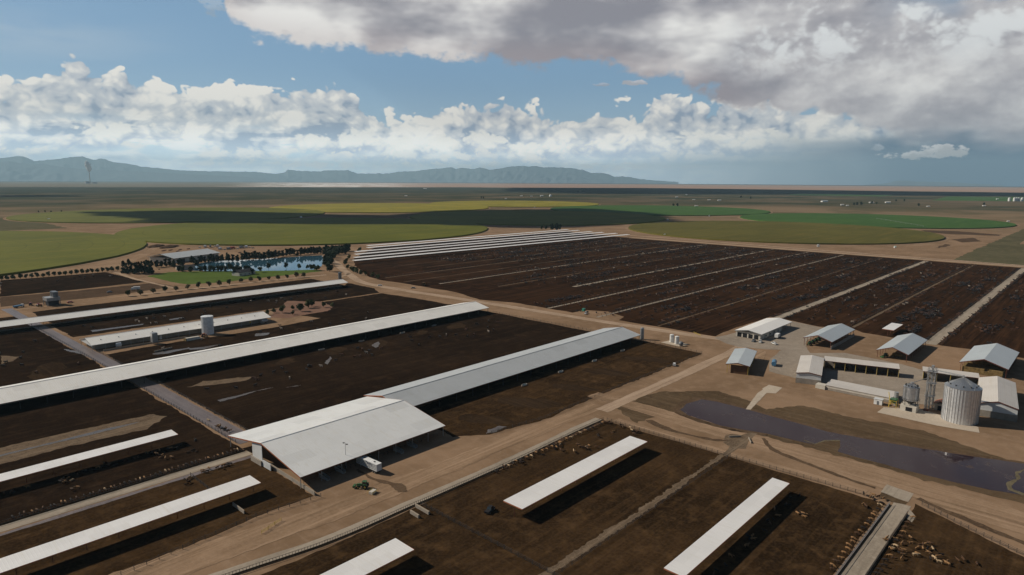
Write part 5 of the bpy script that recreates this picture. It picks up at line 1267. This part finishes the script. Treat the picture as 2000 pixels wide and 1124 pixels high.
for x, y in ((638, 500), (645, 497), (650, 494), (657, 492), (664, 491), (670, 491), (676, 492), (681, 491), (642, 506), (648, 503), (655, 499), (661, 497), (668, 496), (674, 496), (636, 512), (641, 515), (647, 509), (652, 506), (634, 519), (640, 520), (646, 516), (644, 531)):
    tree('big', G(x, y), random.uniform(0.75, 1.05), 'large dark tree in the pond end grove', 'grove at the right end of the pond')
for x, y, kd, sc_ in ((508, 532, 'round', 1.2), (525, 527, 'round', 1.2), (559, 525.5, 'round', 1.2), (584, 526, 'round', 1.1), (600, 526, 'round', 0.9), (450, 529, 'round', 1.5)):
    tree(kd, G(x, y), sc_*1.1, f'lone round tree on the near bank of the pond', 'lone round trees on the near bank')
for x, y in ((608, 528), (614, 528), (620, 529)): tree('round', G(x, y), 1.3, 'bushy tree at the right end of the lawn by the water', 'bushy trees by the water')
for x, y in ((458, 534), (463, 530), (469, 531), (480, 530), (487, 532), (492, 536), (426, 530), (433, 530), (441, 531), (350, 530), (357, 531), (372, 532), (392, 531), (400, 530), (411, 531), (418, 531)):
    tree('big', G(x, y), 0.62, 'dark low tree close to the houses by the pond', 'dark trees around the pond houses')
for x, y in ((682, 507), (677, 513), (674, 519), (679, 526), (686, 529), (691, 533), (697, 535), (705, 538), (714, 539), (728, 543), (738, 546.5), (700, 494), (703, 493)):
    tree('round', G(x, y), random.uniform(0.95, 1.3), 'bush along the right side of the curving road', 'bushes beside the curving road')
for x, y, s_ in ((523, 615.5, .8), (536, 611.5, .8), (551, 611.5, 1.3), (572.5, 605.5, .8), (587.5, 608.5, 1.4), (602, 602.5, 1.4), (609, 599.5, 1.1), (632, 601, .9), (649, 602, .8), (572, 615.5, .8)):
    tree('round', G(x, y), s_*0.95, 'small tree in the reddish garden bed', 'trees in the garden bed')
for x, y, s_, kd in ((1058, 448, .8, 'big'), (1067, 448, .8, 'big'), (1078, 449.5, 1.1, 'big'), (1088, 449.5, 1.2, 'big'), (1093, 449, 1.0, 'big')):
    tree(kd, G(x, y), s_, 'dark tree in the clump behind the shade roofs', 'clump at the end of the shade roofs')
for x, y in ((1315, 403), (1323, 404), (1668, 401), (1674, 401), (1682, 401), (1703, 398.5), (1712, 399), (1794, 403), (1130, 376), (1138, 376), (940, 388), (944, 388.5), (1922, 401), (1447, 387), (1466, 389), (1750, 394), (1766, 394), (75, 415), (88, 415), (100, 415.5), (120, 415)):
    tree('big', G(x, y), random.uniform(0.9, 1.3) if x > 200 else 0.5, 'dark tree standing far off on the plain', 'scattered trees far off on the plain')

# ------------------------------------------------------------------ far farmsteads
far = [((1610, 395), 60, 22, 9, 'zinc', 'large grey roofed shed far off right of centre'), ((1645, 401.5), 26, 10, 6, 'white', 'white house left of the dark trees on the right of the plain'), ((1655, 402.5), 20, 9, 4, 'white', 'small white house just right of another white house'),
       ((1702, 397), 40, 16, 6, 'cream', 'tan building beside two dark trees on the plain'), ((1734, 397), 46, 16, 8, 'white', 'white long building, middle of the right part of the plain'), ((1813, 404), 30, 10, 3, 'white', 'low white building near the green field at far right'),
       ((1922, 403), 26, 10, 4, 'white', 'white building next to the farthest right tree'), ((1360, 403.5), 24, 10, 5, 'cream', 'tan barn behind the bright green round field'), ((1322, 386), 30, 12, 6, 'cream', 'pale house far off above the bright green field'),
       ((1355, 391), 26, 8, 4, 'white', 'low white building, first of three in a line'), ((1385, 391.5), 30, 8, 4, 'white', 'low white building, second of three in a line'), ((1405, 392.5), 34, 10, 6, 'white', 'low white building, third of three in a line'),
       ((1018, 384), 30, 12, 5, 'white', 'white shed left of the far hamlet'), ((1038, 384.5), 30, 12, 5, 'cream', 'pale shed in the middle of the far hamlet'), ((1058, 384), 34, 14, 8, 'white', 'larger white shed in the far hamlet'), ((1341, 381), 24, 10, 5, 'white', 'tiny white house nearest the dark plain'),
       ((793, 383.5), 30, 12, 5, 'white', 'white house left of centre on the dark plain'), ((830, 369.5), 60, 20, 8, 'white', 'white building near the pale lake bed'), ((988, 389), 20, 10, 5, 'white', 'white hut right of the dark tree, behind the yellow field'),
       ((1948, 390), 26, 12, 6, 'white', 'white house left of the white tanks at the right edge'), ((1969, 433.5), 12, 6, 3, 'white', 'white hut at the edge of the far right green field'), ((1748, 484.5), 7, 5, 3.5, 'tealr', 'pale green hut in the dirt lot beyond the far pens')]
M['tealr'] = flatm('pale_green_roof', (0.42, 0.62, 0.52))
for (p, L_, W_, h, rm, lb) in far:
    house(lb, G(*p), L_*0.62, W_*0.75, h*0.7, M[rm], random.uniform(-0.2, 0.2)-0.75, 'farm_building', 'building', 'vwhite', False)
for k, x in enumerate((1971, 1981, 1985, 1989, 1996)):
    t = empty('storage_tank', G(x, 393.5)); tag(t, 'white tank far off at the right edge, '+('leftmost', 'second', 'third', 'fourth', 'rightmost')[k]+' of five', 'tank', 'white tanks far off at the right edge')
    MB().cyl(0, 0, 0, 20, 7.5, n=16).build('wall', M['vwhite'], t); MB().cyl(0, 0, 20, 23, 7.5, 1, n=16).build('roof', M['vwhite'], t)
t = empty('dome_tank', G(1075, 384.5)); tag(t, 'white dome at the right end of the far hamlet', 'tank'); q = MB(); q.ico((0, 0, 4), 9, (1, 1, 1.2), 0, 2); q.build('dome', M['vwhite'], t, True); MB().cyl(0, 0, 0, 6, 9, n=16).build('wall', M['vwhite'], t)
for k, p in enumerate(((95, 430), (588, 425.5), (1044, 406.5), (1385, 423), (1304, 430.5), (1598, 482.5), (1298, 461))):
    t = empty('pump_hut', G(*p), 0.4); tag(t, 'tiny white pump hut beside a round field, '+('far left', 'left between two round fields', 'behind the yellow field', 'below the bright green field', 'right tip of the shaded field', 'on the road behind the far pens', 'in front of the olive field')[k], 'hut')
    MB().box(-3, 3, -2, 2, 0, 3.2).build('wall', M['vwhite'], t); gable_roof(-3.3, 3.3, -2.3, 2.3, 3.2, 4.2).build('roof', M['vwhite'], t)
# pivot irrigator in the green field
a, b = G(1712, 430), G(1803, 445.5); t = empty('irrigation_pivot', a); tag(t, 'thin pale centre pivot irrigator reaching across the far right green field', 'irrigator')
q = MB(); d = Vector(b)-Vector(a); n = 9
for k in range(n+1):
    p = d*(k/n)
    if k < n:
        e = d*((k+1)/n); q.tube((p.x, p.y, 6.0), (e.x, e.y, 6.0), 0.14, 4); q.tube((p.x, p.y, 5.2), ((p.x+e.x)/2, (p.y+e.y)/2, 4.4), 0.1, 3); q.tube((e.x, e.y, 5.2), ((p.x+e.x)/2, (p.y+e.y)/2, 4.4), 0.1, 3)
q.build('span_pipe', M['steel'], t)
for k in range(n+1):
    p = d*(k/n); q = MB(); q.tube((p.x-1.5, p.y, 2.6), (p.x, p.y, 6), 0.12, 4); q.tube((p.x+1.5, p.y, 2.6), (p.x, p.y, 6), 0.12, 4); q.build('tower', M['steel'], t)
# power station chimney and steam
d_ = ray(175, 346); h_ = math.hypot(d_[0], d_[1]); DD = 16000; sx, sy_ = DD*d_[0]/h_, DD*d_[1]/h_
t = D.objects.new('power_station', None); COL.objects.link(t); t.location = (sx, sy_, zc(sx, sy_)); tag(t, 'distant power station with a tall chimney before the left mountains', 'power station')
MB().cyl(0, 0, 0, 255, 9, 7, n=12).build('chimney', M['wallw'], t)
q = MB(); q.box(-90, -20, -40, 40, 0, 45); q.build('boiler_house', M['steel'], t); q = MB(); q.box(30, 120, -30, 30, 0, 25); q.build('turbine_hall', M['steel'], t)
q = MB()
for k in range(9):
    s = k/8; q.ico((math.sin(s*4)*10+RT[0]*(-30*s), RT[1]*(-30*s), 262+s*150), 16+34*math.sin(math.pi*min(1, s*0.8+0.1)), (0.9, 0.9, 1.3), 0.5, 2)
M['steam'] = flatm('steam', (0.92, 0.92, 0.92), 1.0, 0.0, 0.0, 0.02)
o = q.build('steam_plume', M['steam'], None, True); o.location = t.location; tag(o, 'thin white steam plume rising from the distant chimney', 'steam')

# ------------------------------------------------------------------ cattle
def cow_mesh(pose):
    bm_v = []; bm_e = []; R_ = []
    def add(p, r): bm_v.append(p); R_.append(r); return len(bm_v)-1
    zb = 1.05 if pose != 'lie' else 0.45
    hip = add((-0.85, 0, zb+0.12), (0.30, 0.33)); mid = add((-0.2, 0, zb), (0.36, 0.42)); sh = add((0.55, 0, zb+0.08), (0.29, 0.38)); rump = add((-1.15, 0, zb+0.10), (0.20, 0.22))
    bm_e += [(hip, mid), (mid, sh), (hip, rump)]
    if pose == 'eat': nk = add((1.0, 0, zb-0.15), (0.17, 0.22)); hd = add((1.35, 0, zb-0.50), (0.13, 0.15)); mz = add((1.58, 0, zb-0.72), (0.08, 0.09))
    else: nk = add((0.98, 0, zb+0.30), (0.17, 0.22)); hd = add((1.32, 0, zb+0.38), (0.13, 0.15)); mz = add((1.62, 0, zb+0.24), (0.08, 0.09))
    bm_e += [(sh, nk), (nk, hd), (hd, mz)]
    for s_ in (-1, 1): ea = add((hd and bm_v[hd][0]-0.05, s_*0.22, bm_v[hd][2]+0.08), (0.04, 0.04)); bm_e.append((hd, ea))
    tl = add((-1.30, 0, zb+0.05), (0.05, 0.05)); tl2 = add((-1.36, 0, zb-0.55), (0.04, 0.04)); bm_e += [(rump, tl), (tl, tl2)]
    if pose == 'lie':
        for x, s_ in ((0.5, 1), (0.5, -1), (-0.8, 1), (-0.8, -1)):
            a = add((x+0.1, s_*0.35, 0.22), (0.11, 0.12)); b = add((x+0.5, s_*0.40, 0.10), (0.07, 0.07)); bm_e += [(sh if x > 0 else hip, a), (a, b)]
    else:
        for x, s_, o_ in ((0.55, 1, 0.08), (0.55, -1, -0.08), (-0.88, 1, -0.10), (-0.88, -1, 0.06)):
            a = add((x, s_*0.20, zb-0.28), (0.13, 0.15)); b = add((x+(-0.06 if x < 0 else 0.02)+o_, s_*0.20, 0.50), (0.065, 0.07)); c = add((x+o_, s_*0.20, 0.04), (0.055, 0.06))
            bm_e += [(sh if x > 0 else hip, a), (a, b), (b, c)]
    me = D.meshes.new('cow'); me.from_pydata(bm_v, bm_e, [])
    ob = D.objects.new('cow_tmp', me); COL.objects.link(ob)
    sk = ob.modifiers.new('skin', 'SKIN'); me.skin_vertices.new() if not me.skin_vertices else None
    for i, r in enumerate(R_): me.skin_vertices[0].data[i].radius = r
    me.skin_vertices[0].data[mid].use_root = True
    ss = ob.modifiers.new('ss', 'SUBSURF'); ss.levels = 1; ss.render_levels = 1
    dg = bpy.context.evaluated_depsgraph_get(); dg.update()
    out = D.meshes.new_from_object(ob.evaluated_get(dg)); out.name = 'cow'
    D.objects.remove(ob); 
    out.polygons.foreach_set('use_smooth', [True]*len(out.polygons))
    return out
def hidefn(t, b):
    n = t.node('ShaderNodeObjectInfo'); c = V(t, n.outputs['Color']); r = V(t, n.outputs['Random'])
    tcn = t.node('ShaderNodeTexCoord'); p = V(t, tcn.outputs['Object'])
    k = t.noise(t.vadd(p, t.comb(r*37.0, r*11.0, 0.0)), 1.1, 2.0, 0.5)
    return t.mix(t.smooth(k, 0.55, 0.62)*0.7, c, (0.03, 0.02, 0.015))
M['hide'] = mat('cow_hide', hidefn, 0.75, 0.2)
COW = {k: cow_mesh(k) for k in ('stand', 'eat', 'lie')}
for me in COW.values(): me.materials.clear(); me.materials.append(M['hide'])
HC = {'tan': (0.25, 0.138, 0.060), 'brown': (0.075, 0.038, 0.018), 'black': (0.014, 0.011, 0.010), 'cream': (0.42, 0.30, 0.18)}
NC = [0]
LAB = {}
def cow(p, rz, col_, pose, where, group):
    o = D.objects.new('cow', COW[pose]); COL.objects.link(o); s = random.uniform(0.72, 0.86)
    o.location = (p[0], p[1], zc(*p)+0.14); o.rotation_euler = (0, 0, rz); o.scale = (s, s, s)
    o.color = (*HC[col_], 1)
    tag(o, None, 'cow', group); LAB.setdefault(group, []).append((o, f"{col_} cow {'eating' if pose == 'eat' else 'lying' if pose == 'lie' else 'standing'}", where)); NC[0] += 1
def pick(wts): return random.choices(('tan', 'brown', 'black', 'cream'), wts)[0]
def row(x0, x1, y, ang, n, wts, where, group, jit=0.5):
    for k in range(n):
        cow((x0+(x1-x0)*(k+random.uniform(0.2, 0.8))/n, y+random.uniform(-jit, jit)), ang+random.uniform(-0.25, 0.25), pick(wts), 'eat' if random.random() < 0.8 else 'stand', where, group)
row(206, 268, 54.6, -math.pi/2, 20, (5, 3, 1, 1), 'left of the lower right lane', 'cattle at the lower right lane, left side')
row(200, 263, 43.6, math.pi/2, 16, (5, 3, 2, 1), 'right of the lower right lane', 'cattle at the lower right lane, right side')
row(186, 266, 179.4, math.pi/2, 44, (2, 3, 4, 2), 'at the curved feed lane', 'cattle at the curved feed lane', 0.7)
row(42, 126, 278.4, -math.pi/2, 46, (3, 4, 4, 1), 'at the lower left feed lane', 'cattle at the lower left feed lane')
def herd(pts, n, spread, wts, where, group, lie=0.25):
    for k in range(n):
        c = random.choice(pts); p = (c[0]+random.gauss(0, spread), c[1]+random.gauss(0, spread*0.7))
        cow(p, random.uniform(0, 6.28), pick(wts), 'lie' if random.random() < lie else 'stand', where, group)
herd([G(*p) for p in ((1085, 877), (1100, 880), (1120, 884), (1118, 873), (1130, 874), (1145, 878), (1160, 880), (1090, 872))], 22, 1.6, (3, 4, 2, 2), 'in the group above a shade roof', 'cattle in the group above the third shade roof', 0.4)
herd([G(*p) for p in ((1165, 852), (1160, 848), (1195, 846), (1020, 906), (1060, 890), (1150, 868))], 8, 1.4, (3, 2, 1, 1), 'alone near the curved feed lane', 'scattered cattle near the curved feed lane', 0.2)
herd([(265, 176), (266, 170), (266, 164), (265, 178), (264, 160)], 16, 1.2, (2, 3, 4, 1), 'in the fence corner', 'cattle in the fence corner')
herd([G(*p) for p in ((1763, 1064), (1788, 1046), (1800, 1070), (1790, 1062), (1812, 1080), (1775, 1081), (1745, 1078), (1735, 1068), (1752, 1083), (1842, 1096), (1862, 1098), (1905, 1098), (1770, 1090), (1830, 1090))], 38, 2.0, (5, 3, 2, 2), 'in the lower right pen', 'cattle in the lower right pen', 0.2)
herd([G(*p) for p in ((1690, 968), (1705, 972), (1718, 977), (1690, 990))], 10, 1.2, (4, 3, 2, 1), 'by the concrete apron', 'cattle near the concrete apron')
herd([G(*p) for p in ((1562, 1006), (1570, 1010), (1580, 1004))], 5, 1.0, (3, 2, 2, 1), 'right of the rightmost shade roof', 'cattle right of the rightmost shade')
herd([(x, 80.5) for x in range(180, 250, 4)], 20, 1.6, (2, 3, 4, 0), 'in the rightmost shade shadow', 'cattle in the shadow of the rightmost shade', 0.6)
herd([(x, 303.5-(x % 5)*0.5) for x in range(48, 118, 4)], 36, 1.5, (2, 3, 6, 0), 'in the upper left shade shadow', 'cattle in the shadow of the upper left shade', 0.5)
herd([G(*p) for p in ((300, 885), (308, 888), (315, 893), (120, 944), (130, 942), (275, 890), (78, 981), (150, 957), (378, 881), (330, 897))], 20, 1.2, (5, 3, 1, 2), 'sunlit below the upper left shade', 'cattle in the sun below the upper left shade', 0.2)
herd([G(*p) for p in ((395, 925), (410, 918), (425, 916), (362, 940), (435, 914), (365, 946))], 16, 1.2, (3, 3, 4, 1), 'below the lower left feed lane', 'cattle below the lower left feed lane', 0.3)
herd([G(*p) for p in ((418, 827), (430, 834), (440, 840), (448, 845), (405, 823))], 14, 0.8, (4, 3, 2, 1), 'beside the concrete drive', 'cattle beside the concrete drive', 0.1)
def pxof(o):
    v_ = np.array(o.location)-np.array([0, 0, H]); return 1000+FPX*float(v_@RT)/float(v_@FW), 562-FPX*float(v_@UP)/float(v_@FW)
UN = 'zeroth first second third fourth fifth sixth seventh eighth ninth tenth eleventh twelfth thirteenth fourteenth fifteenth sixteenth seventeenth eighteenth nineteenth'.split()
TE = {2: 'twenty', 3: 'thirty', 4: 'forty', 5: 'fifty'}
def ordn(k):
    if k < 20: return UN[k]
    return TE[k//10][:-1]+'ieth' if k % 10 == 0 else TE[k//10]+'-'+UN[k % 10]
def number(items):
    items.sort(key=lambda t_: pxof(t_[0])[0]); n = len(items)
    for k, (o, what, where) in enumerate(items):
        left = k < (n+1)//2; r_ = ordn(k+1 if left else n-k)
        o['label'] = f"{what} {where}".strip()+f", {r_} from {'left' if left else 'right'}"
for g_, it in list(LAB.items())+list(TLAB.items()): number(it)
# far cattle: too many to count
rnd = random.Random(3); q = MB()
lanes = ((655, 716), (572, 624), (511, 565), (448, 594), (388, 472), (331, 472), (274.5, 480), (214, 580), (155, 592), (94.5, 570), (720, 640), (750, 640), (30, 640), (-20, 680))
def lowcow(x, y, a, c):
    q.cur = c; ca, sa = math.cos(a), math.sin(a); z0 = zc(x, y)+0.12
    def B(x0, x1, y0, y1, z0_, z1):
        pts = [(x0, y0, z0_), (x1, y0, z0_), (x1, y1, z0_), (x0, y1, z0_), (x0, y0, z1), (x1, y0, z1), (x1, y1, z1), (x0, y1, z1)]
        q.add([(x+px_*ca-py_*sa, y+px_*sa+py_*ca, z0+pz) for px_, py_, pz in pts], [(0,3,2,1),(4,5,6,7),(0,1,5,4),(1,2,6,5),(2,3,7,6),(3,0,4,7)])
    B(-1.0, 0.8, -0.32, 0.32, 0.6, 1.35); B(0.9, 1.6, -0.18, 0.18, 1.0, 1.55); B(-0.95, -0.75, -0.3, 0.3, 0, 0.6); B(0.55, 0.75, -0.3, 0.3, 0, 0.6)
for yy, x0 in lanes:
    for k in range(300):
        cl = rnd.random() < 0.55
        x = rnd.uniform(x0+8, 1150); s_ = rnd.choice((-1, 1))
        if cl: y = yy+s_*rnd.uniform(4, 7)
        else: y = yy+s_*abs(rnd.gauss(22, 8))
        c = 0 if rnd.random() < 0.60 else (1 if rnd.random() < 0.05 else 2)
        lowcow(x, y, rnd.uniform(0, 6.28) if not cl else -s_*math.pi/2, c)
    for g in range(8):
        gx, gy = rnd.uniform(x0+30, 1130), yy+rnd.choice((-1, 1))*rnd.uniform(16, 27)
        for k in range(34):
            lowcow(gx+rnd.gauss(0, 12), gy+rnd.gauss(0, 3.0), rnd.uniform(0, 6.28), 0 if rnd.random() < 0.72 else (2 if rnd.random() < 0.94 else 1))
for (xa, xb, ya, yb, n) in ((-20, 120, 480, 600, 30), (150, 400, 360, 392, 40), (150, 400, 580, 620, 40), (150, 410, 440, 500, 20), (100, 400, 900, 930, 30)):
    for k in range(n): lowcow(rnd.uniform(xa, xb), rnd.uniform(ya, yb), rnd.uniform(0, 6.28), rnd.choice((0, 0, 0, 1, 2)))
o = q.build('cattle_herd', [flatm('black_hide', (0.012, 0.010, 0.010)), flatm('pale_hide', (0.30, 0.25, 0.20)), flatm('brown_hide', (0.085, 0.040, 0.022))])
tag(o, 'many small black and white cattle spread over the far dark pens', 'cattle', None, 'stuff')

# ------------------------------------------------------------------ unseen clouds, added and outlined to cast shadow bands on far land
def cloud(shadow_px, alt, th, label):
    off = Vector((SUNV.x/SUNV.z*alt, SUNV.y/SUNV.z*alt))
    P_ = [G(*p) for p in shadow_px]; P_ = jitter(P_, 60, 30, seed=3.3)
    cx = sum(p[0] for p in P_)/len(P_); cyy = sum(p[1] for p in P_)/len(P_)
    vs = []; n = len(P_); rings = ((1.0, 0.0), (0.96, 0.35), (0.8, 0.8), (0.5, 1.0), (0.2, 1.05))
    for s, zz in rings:
        for p in P_:
            b_ = mnoise.noise(Vector((p[0]*0.004*s, p[1]*0.004*s, zz*3)))*0.35
            vs.append((cx+(p[0]-cx)*s+off.x, cyy+(p[1]-cyy)*s+off.y, alt+th*zz*(1+b_)))
    vs.append((cx+off.x, cyy+off.y, alt+th*1.1)); vs.append((cx+off.x, cyy+off.y, alt-5))
    fs = [(r_*n+k, r_*n+(k+1) % n, (r_+1)*n+(k+1) % n, (r_+1)*n+k) for r_ in range(len(rings)-1) for k in range(n)]
    fs += [((len(rings)-1)*n+k, (len(rings)-1)*n+(k+1) % n, len(vs)-2) for k in range(n)]+[((k+1) % n, k, len(vs)-1) for k in range(n)]
    q = MB(); q.add(vs, fs); o = q.build('cloud', M['cloud'], None, True); o['kind'] = 'structure'; o['label'] = label
M['cloud'] = mat('cloud', (0.9, 0.9, 0.9), 1.0, 0.0)
cloud([(160, 416), (330, 413), (500, 422), (640, 421), (820, 421), (860, 414), (930, 411), (1060, 409), (1140, 409), (1190, 414), (1240, 420), (1200, 424), (1215, 431), (1120, 434), (1060, 438), (1000, 443), (860, 440), (760, 438), (500, 437), (370, 436), (270, 431), (220, 424)], 1700, 260, 'unseen cloud added to shade the round fields')
cloud([(1000, 367), (1250, 367.5), (1600, 372), (1850, 375.5), (2200, 379), (2200, 384), (1850, 383.5), (1600, 380), (1350, 380), (1150, 379), (980, 374)], 4200, 500, 'unseen cloud added to shade the far plain')
cloud([(-200, 382), (60, 381.5), (130, 382), (60, 383.8), (-200, 385)], 3000, 300, 'small unseen cloud added to shade the far left plain')

# ------------------------------------------------------------------ haze
HM = D.materials.new('haze'); HM.use_nodes = True; ht = HM.node_tree; ht.nodes.clear()
pv = ht.nodes.new('ShaderNodeVolumePrincipled'); pv.inputs['Color'].default_value = (0.54, 0.82, 1.0, 1); pv.inputs['Density'].default_value = 2.9e-5; pv.inputs['Anisotropy'].default_value = 0.1
hout = ht.nodes.new('ShaderNodeOutputMaterial'); ht.links.new(pv.outputs[0], hout.inputs['Volume'])
HB = MB().box(-54000, 54000, -54000, 54000, -460, 1450).build('haze', HM); tag(HB, 'pale blue haze over the whole plain', 'haze', None, 'stuff')
SC.cycles.max_bounces = 4; SC.cycles.diffuse_bounces = 2; SC.cycles.glossy_bounces = 2; SC.cycles.volume_bounces = 0
